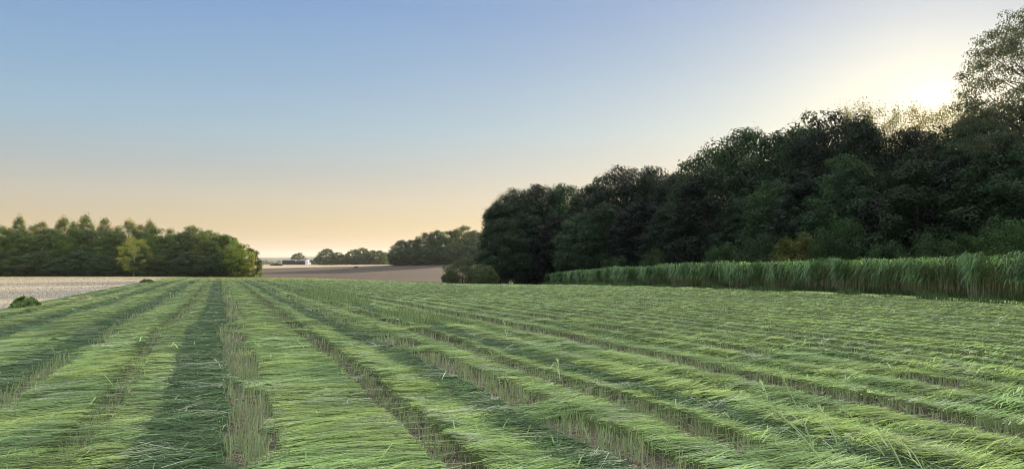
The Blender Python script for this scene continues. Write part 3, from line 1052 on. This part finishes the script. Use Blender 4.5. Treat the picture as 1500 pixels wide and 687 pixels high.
tree('birch', 0, 197, 206, 345, 36, 'pale yellow green birch with white trunk before the left wood', 'tree', None, (1.9, 1.75, 1.3), sink=0.5)
tree('round', 1, 349, 208, 359, 40, 'yellow green sunlit tree near the right end of the left wood', 'tree', None, (2.5, 2.15, 1.1))  # raised tint puts part of its sunlight into the leaf colour
tree('round', 2, 368, 212, 362, 24, 'olive tree closing the right end of the left wood', 'tree', None, (1.5, 1.3, 0.9))
lowr = [('round', 0, 0, 209, 368), ('round', 2, 28, 208, 374), ('round', 1, 58, 209, 370), ('round', 0, 88, 208, 378), ('round', 2, 118, 209, 366), ('round', 1, 148, 208, 374),
        ('round', 0, 176, 209, 378), ('round', 2, 218, 208, 372), ('round', 1, 246, 209, 366), ('round', 0, 276, 208, 370), ('round', 2, 304, 209, 374), ('round', 1, 328, 208, 368)]
ordered([(a, b, c_, d_, e_, 38, random.choice([(0.6, 0.8, 0.8), (0.85, 0.9, 0.7), (0.6, 0.75, 0.9)])) for a, b, c_, d_, e_ in lowr], 'low dark leafy tree',
        'at left wood foot', 'low trees at the foot of the left wood')

# distant woods seen as one mass
def far_mass(name, d, x0, x1, h, n, seed, label):
    rg = np.random.default_rng(seed)
    cx = rg.uniform(x0, x1, n)
    cy = d + rg.uniform(-30, 30, n)
    dens = noise(cx / 120.0, cx * 0, seed)
    m = dens > 0.35
    cx, cy = cx[m], cy[m]
    hh = h * rg.uniform(0.5, 1.1, len(cx))
    k = 60
    ci = np.repeat(np.arange(len(cx)), k)
    dv = rg.normal(0, 1, (len(ci), 3))
    dv /= np.linalg.norm(dv, axis=1)[:, None]
    z0 = terrain(cx, cy)
    P = np.stack([cx[ci], cy[ci], (z0 + hh * 0.5)[ci]], 1) + dv * (hh * 0.5)[ci][:, None] * np.array([1.2, 1.2, 1])
    nr_ = dv + rg.normal(0, 0.4, dv.shape)
    nr_ /= np.linalg.norm(nr_, axis=1)[:, None]
    a = np.cross(nr_, rg.normal(0, 1, dv.shape))
    a /= np.linalg.norm(a, axis=1)[:, None]
    b = np.cross(nr_, a)
    s = h * 0.22
    q = np.stack([P - a * s, P + b * s * .7, P + a * s, P - b * s * .7], 1).reshape(-1, 3)
    lc = np.array((0.045, 0.07, 0.03)) * rg.uniform(0.7, 1.4, (len(P), 1))
    o = link(name, mesh_from(name, q, np.arange(len(q)).reshape(-1, 4), M_LEAF, np.repeat(lc, 4, 0)))
    tag(o, label, 'wood', kind='stuff')
far_mass('distant_wood', 1150, -480, -120, 11, 260, 71, 'hazy line of distant trees behind the farm')
far_mass('distant_wood', 2000, -900, 500, 14, 260, 72, 'faint blue tree line on the farthest fields')

# ------------------------------------------------------------------ reeds
def reeds():
    rg = np.random.default_rng(77)
    pts = REED[1:]
    seg = np.linalg.norm(np.diff(pts, axis=0), axis=1)
    cum = np.concatenate([[0], np.cumsum(seg)])
    parts = []

    def along(s):
        return np.stack([np.interp(s, cum, pts[:, 0]), np.interp(s, cum, pts[:, 1])], 1)

    tot = cum[-1]
    # leaves; density falls with the distance
    n = 64000
    s = rg.random(n) ** 1.35 * tot
    p = along(s)
    tg = along(np.clip(s + 0.5, 0, tot)) - along(np.clip(s - 0.5, 0, tot))
    tg /= np.linalg.norm(tg, axis=1)[:, None]
    nrm = np.stack([-tg[:, 1], tg[:, 0]], 1)           # towards the field
    nrm *= np.sign(-(nrm[:, 0]))[:, None]
    depth = np.where(rg.random(n) < 0.50, rg.random(n) * 1.0, rg.random(n) ** 1.1 * 17.0)
    wob = 1.3 * (noise(s / 1.6, s * 0, 61) - 0.5) + 0.7 * (noise(s / 7.0, s * 0, 62) - 0.5)
    base = p - nrm * (depth + 0.25 + wob)[:, None]
    # rounded end at the far end
    Ht = (2.2 + 0.5 * (noise(s / 3.0, depth / 3.0, 63) - 0.5) + 0.30 * (noise(s / 0.6, depth / 0.8, 65) - 0.5)) * (1 - 0.25 * sstep(tot - 14, tot, s))
    Ht *= 1 + 0.12 * sstep(30, 0, s)
    front_ = depth < 1.2
    h0 = Ht * np.where(front_, rg.uniform(0.35, 0.92, n), rg.uniform(0.75, 0.95, n))
    a = np.arctan2(nrm[:, 1], nrm[:, 0]) + np.where(front_, rg.normal(0, 0.45, n) + 2.2 * (noise(s / 0.9, s * 0, 66) - 0.5), rg.uniform(-math.pi, math.pi, n))
    el = rg.uniform(0.9, 1.35, n)
    dist = np.hypot(base[:, 0], base[:, 1])
    Lg = rg.uniform(0.55, 1.0, n) * 1.0
    D = np.stack([np.cos(a) * np.cos(el), np.sin(a) * np.cos(el), np.sin(el)], 1)
    P = np.stack([base[:, 0], base[:, 1], terrain(base[:, 0], base[:, 1]) + h0], 1)
    wd = 0.03 * np.clip(dist / 32, 0.8, 4.2) * rg.uniform(0.7, 1.3, n)
    cl_ = 0.55 + 0.9 * noise(s / 0.9, h0 * 1.2 + depth, 64)
    c = np.array((0.078, 0.165, 0.055)) * (rg.uniform(0.5, 1.5, n) * cl_)[:, None]
    pl = rg.random(n) < 0.15
    c = np.where(pl[:, None], np.array((0.19, 0.26, 0.13)), c)
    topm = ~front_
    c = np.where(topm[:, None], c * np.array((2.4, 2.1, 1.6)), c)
    side = np.cross(D, np.array([0, 0, 1.0]))
    side /= np.linalg.norm(side, axis=1)[:, None]
    # arching leaf: rise then hang
    t = np.linspace(0, 1, 6)
    out_ = (Lg * 0.55)[:, None] * (1 - np.cos(t * 1.9))[None, :] * 0.85
    up = (Lg * 0.42)[:, None] * np.sin(t * 2.0 * 1.0)[None, :] - (Lg * rg.uniform(0.25, 0.95, n))[:, None] * (t ** 2.2)[None, :]
    pos = np.stack([P[:, 0:1] + np.cos(a)[:, None] * out_, P[:, 1:2] + np.sin(a)[:, None] * out_, P[:, 2:3] + up], -1)
    ww = np.array([0.6, 1.0, 1.0, 0.85, 0.6, 0.15])
    sd_ = side[:, None, :] * (0.5 * wd[:, None, None] * ww[None, :, None])
    v = np.stack([pos - sd_, pos + sd_], 2).reshape(-1, 3)
    b = (np.arange(n) * 12)[:, None]
    j = np.arange(5) * 2
    f = np.stack([b + j, b + j + 1, b + j + 3, b + j + 2], -1).reshape(-1, 4)
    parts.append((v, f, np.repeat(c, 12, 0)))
    # stems with withered lower leaves
    n = 22000
    s = rg.random(n) ** 1.35 * tot
    p = along(s)
    tg = along(np.clip(s + 0.5, 0, tot)) - along(np.clip(s - 0.5, 0, tot))
    tg /= np.linalg.norm(tg, axis=1)[:, None]
    nrm = np.stack([-tg[:, 1], tg[:, 0]], 1)
    nrm *= np.sign(-(nrm[:, 0]))[:, None]
    wob = 1.3 * (noise(s / 1.6, s * 0, 61) - 0.5) + 0.7 * (noise(s / 7.0, s * 0, 62) - 0.5)
    depth = rg.random(n) ** 1.3 * 3.5
    base = p - nrm * (depth + 0.3 + wob)[:, None]
    dist = np.hypot(base[:, 0], base[:, 1])
    a = rg.uniform(0, 2 * math.pi, n)
    ln = np.abs(rg.normal(0, 0.09, n))
    D = np.stack([np.cos(a) * np.sin(ln), np.sin(a) * np.sin(ln), np.cos(ln)], 1)
    P = np.stack([base[:, 0], base[:, 1], terrain(base[:, 0], base[:, 1]) - 0.05], 1)
    c = np.where((rg.random(n) < 0.55)[:, None], np.array((0.30, 0.24, 0.17)), np.array((0.10, 0.14, 0.06))) * rg.uniform(0.6, 1.3, n)[:, None]
    parts.append(blades(P, D, rg.uniform(1.2, 2.1, n), 0.02 * np.clip(dist / 30, 0.8, 4.0) * rg.uniform(0.6, 1.4, n), c, 2,
                        side=np.stack([-nrm[:, 1], nrm[:, 0], 0 * s], 1), tipw=0.5))
    v, f, c = join(parts)
    o = link('tall_reeds', mesh_from('tall_reeds', v, f, M_REED, c))
    tag(o, 'dense belt of tall arching green grass along the right wood', 'tall grass', kind='stuff')
reeds()

# grass standing along the reed foot and weeds on the headland
def rough_grass(name, pts_fn, n, h, col, label, wscale=1.0, seed=5, lean=0.35):
    rg = np.random.default_rng(seed)
    x, y = pts_fn(rg, n)
    n = len(x)
    d = np.hypot(x, y)
    a = rg.uniform(0, 2 * math.pi, n)
    ln = np.abs(rg.normal(0, lean, n))
    D = np.stack([np.cos(a) * np.sin(ln), np.sin(a) * np.sin(ln), np.cos(ln)], 1)
    P = np.stack([x, y, terrain(x, y)], 1)
    sa = rg.uniform(0, math.pi, n)
    side = np.stack([np.cos(sa), 0.4 * np.sin(sa), 0 * sa], 1)
    c = np.array(col) * rg.uniform(0.6, 1.4, n)[:, None]
    v, f, c = blades(P, D, h * rg.uniform(0.4, 1.2, n) * (0.5 + noise(x / 1.2, y / 1.2, seed)), 0.008 * wscale * np.clip(d / 9, 1, 14), c, 2, droop=h * 0.15 * rg.random(n), side=side, tipw=0.3)
    o = link(name, mesh_from(name, v, f, M_STALK, c))
    tag(o, label, 'grass', kind='stuff')


def fn_head(rg, n):
    y = rg.random(n) ** 1.4 * 128 + 8
    x = reed_x(y) - rg.random(n) ** 1.0 * 2.9 + 0.5
    return x, y
rough_grass('headland_grass', fn_head, 30000, 0.10, (0.34, 0.41, 0.17), 'short yellowish grass strip along the foot of the tall grass belt', 1.0, 91)


def fn_line(rg, n):
    y = rg.random(n) ** 1.3 * 110 + 12
    x = reed_x(y) - 3.1 + rg.normal(0, 0.16, n)
    m = noise(y / 1.5, y * 0, 93) > 0.42
    return x[m], y[m]
rough_grass('weedy_grass', fn_line, 12000, 0.40, (0.07, 0.12, 0.045), 'darker tufty grass line between mown crop and headland', 1.0, 92)


def fn_foot(rg, n):
    y = rg.random(n) ** 1.4 * 128 + 8
    x = reed_x(y) + 0.1 + rg.normal(0, 0.25, n)
    return x, y
rough_grass('verge_grass', fn_foot, 14000, 0.45, (0.05, 0.085, 0.03), 'dark green grass at the very foot of the tall grass belt', 1.2, 94)


def fn_crest(rg, n):                              # unmown fringe at the far edge and the patch on the crest
    v_ = rg.uniform(118, 150, n)
    u_ = rg.uniform(-9, 60, n)
    x, y = to_xy(u_, v_)
    m = (x < reed_x(y) - 3) & (x > -62)
    x2, y2 = to_xy(rg.normal(0, 1, n // 3) * 1.2 + 6.6 + 0.0, rg.uniform(16, 60, n // 3))
    return np.concatenate([x[m]]), np.concatenate([y[m]])
rough_grass('fringe_grass', fn_crest, 16000, 0.17, (0.21, 0.24, 0.085), 'thin yellowish fringe on the far edge of the mown field', 1.0, 95, 0.3)


def fn_patch(rg, n):
    v_ = 20 + rg.random(n) * 42
    u_ = 5.4 + rg.normal(0, 0.55, n)
    m = noise(v_ / 3.0, u_ / 0.8, 96) > 0.5
    x, y = to_xy(u_[m], v_[m])
    return x, y
rough_grass('uncut_grass', fn_patch, 9000, 0.36, (0.25, 0.32, 0.15), 'loose patch of uncut pale grass left standing between rows', 1.0, 97, 0.4)


# low straw on the pale field
def straw():
    rg = np.random.default_rng(101)
    pr = []
    for d0, d1, dens, wd_, hh in ((18, 34, 110, 0.014, 0.06), (34, 60, 40, 0.025, 0.07), (60, 110, 10, 0.05, 0.09), (110, 215, 2.5, 0.11, 0.2)):
        x, y = scatter(d0, d1, dens, rg)
        u_, v_ = to_uv(x, y)
        m = (u_ < -7.8) & (u_ > -120) & (y < 206)
        x, y = x[m], y[m]
        n = len(x)
        a = rg.uniform(0, 2 * math.pi, n)
        ln = np.abs(rg.normal(0.2, 0.5, n))
        D = np.stack([np.cos(a) * np.sin(ln), np.sin(a) * np.sin(ln), np.cos(ln)], 1)
        c = np.array((0.37, 0.325, 0.275)) * rg.uniform(0.85, 1.12, n)[:, None]
        sa = rg.uniform(0, math.pi, n)
        pr.append(blades(np.stack([x, y, terrain(x, y) + 0.02], 1), D, hh * rg.uniform(0.4, 1.2, n), wd_ * rg.uniform(0.6, 1.3, n), c, 1,
                         side=np.stack([np.cos(sa), .4 * np.sin(sa), 0 * sa], 1), tipw=0.8))
    v, f, c = join(pr)
    o = link('straw', mesh_from('straw', v, f, M_STALK, c))
    tag(o, 'short dry straw stumps covering the pale field', 'straw', kind='stuff')
straw()

# ------------------------------------------------------------------ single plants


def leafy_clump(name, x, y, r, h, n, col, label, cat, seed, leaf=0.07):
    rg = np.random.default_rng(seed)
    z = tz(x, y) + 0.03
    dv = rg.normal(0, 1, (n, 3))
    dv[:, 2] = np.abs(dv[:, 2])
    dv /= np.linalg.norm(dv, axis=1)[:, None]
    lump = 0.75 + 0.45 * noise(np.arctan2(dv[:, 1], dv[:, 0]) * 2 + 9, dv[:, 2] * 3, 110)
    P = dv * (lump * (0.55 + 0.45 * rg.random(n) ** 0.5))[:, None] * np.array([r, r * 0.8, h])
    nr_ = dv + rg.normal(0, 0.6, dv.shape)
    nr_ /= np.linalg.norm(nr_, axis=1)[:, None]
    a = np.cross(nr_, rg.normal(0, 1, dv.shape))
    a /= np.linalg.norm(a, axis=1)[:, None]
    b = np.cross(nr_, a)
    s = leaf * rg.uniform(0.6, 1.5, (n, 1))
    q = np.stack([P - a * s, P + b * s * .45, P + a * s, P - b * s * .45], 1).reshape(-1, 3)
    c = np.array(col) * rg.uniform(0.6, 1.4, (n, 1))
    o = link(name, mesh_from(name, q, np.arange(len(q)).reshape(-1, 4), M_STALK, np.repeat(c, 4, 0)), loc=(x, y, z))
    tag(o, label, cat)
    return o


dd = 30.0
leafy_clump('weed_clump', wx(39, dd), dd, 0.52, 0.42, 2600, (0.17, 0.25, 0.08), 'rounded green clump of weeds standing alone on the pale stubble', 'plant', 1, 0.06)
leafy_clump('weed_clump', wx(101, 37), 37, 0.32, 0.07, 500, (0.05, 0.07, 0.04), 'small flat dark weed patch near the crop edge on pale stubble', 'plant', 2, 0.05)
leafy_clump('weed_clump', wx(216, 80), 80, 0.7, 0.35, 900, (0.09, 0.13, 0.05), 'distant low green clump where the stubble meets the crop', 'plant', 3, 0.09)
leafy_clump('dark_heap', wx(522, 375), 375, 1.0, 0.6, 500, (0.03, 0.03, 0.03), 'tiny dark heap lying alone on the bare brown field', 'heap', 4, 0.3)

# tall single stalks in the right foreground: base pixel -> tip pixel
def stalk(px, py, qx, qy, wd_, label, seed, col=(0.42, 0.52, 0.24), nfl=0):
    rg = np.random.default_rng(seed)
    d = EYE / ((py - HOR) / F) * 0.97
    b = np.array([wx(px, d), d, tz(wx(px, d), d) + 0.1])
    d2 = d + 0.25
    tip = np.array([wx(qx, d2), d2, EYE - (qy - HOR) / F * d2])
    t = np.linspace(0, 1, 12)[:, None]
    path = b * (1 - t) + tip * t
    path[:, 2] += 0.05 * np.sin(t[:, 0] * math.pi)
    v, f, _ = tube(path, np.linspace(wd_ * 1.7, wd_ * 0.9, 12), 5)
    c = np.tile(np.array(col), (len(v), 1))
    root = bpy.data.objects.new('grass_stalk', None)
    COL.objects.link(root)
    root.location = b
    tag(root, label, 'grass stalk', 'tall stalks leaning over the mown rows')
    st = link('stem', mesh_from('stem', v - b, f, M_STALK, c), root)
    # seed head: thin spikelets hugging the top
    k = 26
    i = rg.uniform(0.72, 1.0, k)
    P = (b * (1 - i[:, None]) + tip * i[:, None])
    P[:, 2] += 0.05 * np.sin(i * math.pi)
    ax = (tip - b) / np.linalg.norm(tip - b)
    D = ax + rg.normal(0, 0.22, (k, 3))
    D /= np.linalg.norm(D, axis=1)[:, None]
    v, f, c = blades(P - b, D, rg.uniform(0.03, 0.07, k), np.full(k, 0.010), np.tile(np.array(col) * 1.05, (k, 1)), 1, tipw=0.2)
    link('seed_head', mesh_from('seed_head', v, f, M_STALK, c), root)
    # a few long narrow leaves
    k = 3
    i = rg.uniform(0.1, 0.6, k)
    P = (b * (1 - i[:, None]) + tip * i[:, None])
    D = ax + rg.normal(0, 0.3, (k, 3))
    D /= np.linalg.norm(D, axis=1)[:, None]
    for q in range(k):
        v, f, c = blades((P - b)[q:q + 1], D[q:q + 1], rg.uniform(0.15, 0.28, 1), np.array([0.014]), np.array([col]), 4, droop=np.array([0.06]), tipw=0.15)
        link('leaf', mesh_from('leaf', v, f, M_STALK, c), root)


STALKS = [(1190, 668, 1136, 540, 0.0035, 'tallest upright pale stalk in the right foreground'),
          (1205, 690, 1128, 598, 0.0045, 'thick pale stalk leaning left into the denser tuft'),
          (1222, 655, 1196, 596, 0.0040, 'pale stalk leaning left just right of the dense tuft'),
          (1228, 650, 1170, 592, 0.0028, 'thin stalk leaning left behind the weed leaves'),
          (1290, 672, 1228, 598, 0.0040, 'long stalk leaning left beside the weed with notched leaves'),
          (1316, 690, 1276, 622, 0.0038, 'long thin stalk leaning left near the weed with toothed leaves'),
          (1180, 645, 1098, 590, 0.0028, 'leftmost thin stalk leaning low over the dark swath'),
          (1122, 590, 1112, 560, 0.0028, 'short upright stalk beside the bare gap between rows'),
          (1345, 692, 1315, 650, 0.0035, 'short pale stalk nearest the right bottom corner'),
          (743, 500, 738, 470, 0.0040, 'single upright stalk standing in the middle distance'),
          (820, 560, 816, 528, 0.0035, 'single upright stalk over the long dark patch')]
for i, (a, b, c_, d_, w_, lb) in enumerate(STALKS):
    stalk(a, b, c_, d_, w_, lb, 200 + i)


def weed(px, py, label, seed, col):
    rg = np.random.default_rng(seed)
    d = EYE / ((py - HOR) / F) * 0.93
    x = wx(px, d)
    z = tz(x, d) + 0.12
    root = bpy.data.objects.new('weed_plant', None)
    COL.objects.link(root)
    root.location = (x, d, z)
    tag(root, label, 'weed', 'broad leaved weeds on the mown rows')
    t = np.linspace(0, 1, 6)[:, None]
    path = np.array([[0, 0, -0.1]]) * (1 - t) + np.array([[0.02, -0.01, 0.12]]) * t
    v, f, _ = tube(path, np.linspace(0.004, 0.002, 6), 5)
    link('stem', mesh_from('stem', v, f, M_STALK, np.tile(np.array(col) * 0.8, (len(v), 1))), root)
    for k in range(7):
        a = rg.uniform(0, 6.28)
        el = rg.uniform(0.1, 0.9)
        L_ = rg.uniform(0.08, 0.13)
        W_ = L_ * 0.5
        # lobed leaf outline, folded along the midrib
        s = np.linspace(0, 1, 9)
        half = W_ * 0.5 * np.sin(s * math.pi) ** 0.6 * (1 + 0.35 * np.cos(s * 18))
        pts = []
        for si, hi in zip(s, half):
            pts += [(si * L_, -hi, 0.25 * hi), (si * L_, 0, 0), (si * L_, hi, 0.25 * hi)]
        pts = np.array(pts)
        pts[:, 2] -= 0.8 * pts[:, 0] ** 2 / L_ * 0.4
        ce, se = math.cos(el), math.sin(el)
        rot = np.stack([pts[:, 0] * ce - pts[:, 2] * se, pts[:, 1], pts[:, 0] * se + pts[:, 2] * ce], 1)
        ca, sa = math.cos(a), math.sin(a)
        q = np.stack([rot[:, 0] * ca - rot[:, 1] * sa, rot[:, 0] * sa + rot[:, 1] * ca, rot[:, 2] + 0.02 + 0.1 * k / 7], 1)
        fi = []
        for i in range(8):
            for j in (0, 1):
                fi.append((i * 3 + j, i * 3 + j + 1, i * 3 + j + 4, i * 3 + j + 3))
        link('leaf', mesh_from('leaf', q, np.array(fi), M_STALK, np.tile(np.array(col) * rg.uniform(0.85, 1.15), (len(q), 1)), smooth=True), root)


weed(1192, 652, 'yellow green weed with notched leaves inside the tuft of stalks', 301, (0.28, 0.36, 0.10))
weed(1245, 655, 'pale weed with broad toothed leaves on a dark patch', 302, (0.36, 0.42, 0.19))
weed(1312, 660, 'yellowish weed among stalks nearest the right bottom corner', 303, (0.33, 0.36, 0.10))
weed(1264, 577, 'small pale weed beyond the bare gap between two rows', 304, (0.33, 0.38, 0.16))

# ------------------------------------------------------------------ farm
M_DARK = mat_plain('dark_boards', (0.022, 0.022, 0.026), 0.8, 0.25, 0.8)
M_ROOF = mat_plain('fibre_roof', (0.30, 0.31, 0.34), 0.7, 0.12, 0.6)
M_WHITE = mat_plain('white_render', (0.80, 0.79, 0.80), 0.6, 0.05, 0.8)
M_WIN = mat_plain('window_glass', (0.03, 0.035, 0.045), 0.2, 0.1, 1.0)
FD = 640.0


def at(px, d=FD):
    return wx(px, d), d, tz(wx(px, d), d)


def barn(px, wid, hgt, dep, ridge_h, label, wall_m, roof_m, d=FD, rz=0.0, doors=2, windows=0, cat='barn', name='barn'):
    x, y, z = at(px, d)
    root = bpy.data.objects.new(name, None)
    COL.objects.link(root)
    root.location = (x, y, z)
    root.rotation_euler = (0, 0, rz)
    tag(root, label, cat)
    m = MB()
    m.box(-wid / 2, wid / 2, 0, dep, -0.6, hgt)
    b = len(m.v)
    for xs in (-wid / 2, wid / 2):                # gable ends
        m.v += [(xs, 0, hgt), (xs, dep, hgt), (xs, dep / 2, hgt + ridge_h)]
    m.f += [(b, b + 1, b + 2), (b + 3, b + 5, b + 4)]
    m.build('wall', wall_m, root)
    m = MB()
    m.gable(-wid / 2, wid / 2, 0, dep, hgt + 0.02, hgt + ridge_h + 0.02)
    m.build('roof', roof_m, root)
    for i in range(doors):
        xc = -wid / 2 + wid * (i + 0.5) / doors
        m = MB()
        m.box(xc - wid * 0.12, xc + wid * 0.12, -0.08, -0.005, 0, hgt * 0.8)
        m.build('door', M_DARK if wall_m is not M_DARK else M_WIN, root)
    for i in range(windows):
        xc = -wid / 2 + wid * (i + 0.5) / windows
        m = MB()
        m.box(xc - 0.5, xc + 0.5, -0.06, -0.005, hgt * 0.55, hgt * 0.85)
        m.build('window', M_WIN, root)
    return root


M_SHED = mat_plain('weathered_roof', (0.12, 0.12, 0.135), 0.7, 0.15, 0.6)
barn(423, 10.6, 3.5, 8, 0.55, 'long low dark shed with a pale roof edge, left of the farm', M_DARK, M_SHED, d=640)
barn(440.5, 7.2, 3.2, 8, 0.6, 'shorter dark shed between the long shed and white silo', M_DARK, M_SHED, d=636)
barn(445, 6.0, 3.7, 6, 1.4, 'white farmhouse rising behind the shorter dark shed', M_WHITE, M_SHED, d=652, doors=0, windows=3, cat='farmhouse', name='farmhouse')
x, y, z = at(450.5, 632)
silo = bpy.data.objects.new('silo', None)
COL.objects.link(silo)
silo.location = (x, y, z)
tag(silo, 'white round silo with domed top right of the sheds', 'silo')
m = MB()
m.lathe([(1.15, -0.5), (1.15, 2.6)], 24)
m.build('tank', M_WHITE, silo)
m = MB()
m.lathe([(1.22, 2.6), (1.22, 2.7), (1.1, 3.3), (0.8, 3.8), (0.4, 4.1), (0.1, 4.2), (0.0, 4.2)], 24)
m.build('dome', M_WHITE, silo)
x, y, z = at(454.5, 630)
tank = bpy.data.objects.new('storage_tank', None)
COL.objects.link(tank)
tank.location = (x, y, z)
tag(tank, 'small low white tank just right of the silo', 'tank')
m = MB()
m.lathe([(0.75, -0.4), (0.75, 1.3), (0.7, 1.5), (0.3, 1.8), (0.0, 1.85)], 20)
m.build('body', M_WHITE, tank)
m = MB()
m.lathe([(0.16, 1.8), (0.16, 2.05), (0.0, 2.08)], 12)
m.build('cap', M_DARK, tank)
leafy_clump('muck_heap', *at(405, 560)[:2], 4.2, 1.5, 1200, (0.06, 0.05, 0.035), 'dark brown heap left of the long low shed', 'heap', 6, 0.5)

# ------------------------------------------------------------------ air
hz = MB()
hz.box(-9500, 9500, -9500, 9500, -45, 130)
mh_ = bpy.data.materials.new('air')
mh_.use_nodes = True
t_ = mh_.node_tree
for n in list(t_.nodes):
    t_.nodes.remove(n)
po = t_.nodes.new('ShaderNodeOutputMaterial')
pv = t_.nodes.new('ShaderNodeVolumePrincipled')
pv.inputs['Color'].default_value = (0.85, 0.88, 0.95, 1)
pv.inputs['Density'].default_value = 0.00006
pv.inputs['Anisotropy'].default_value = 0.3
t_.links.new(pv.outputs[0], po.inputs['Volume'])
USE_HAZE = True
if USE_HAZE:
    ho = hz.build('haze', mh_)
    tag(ho, 'thin evening haze over the fields', 'haze', kind='stuff')
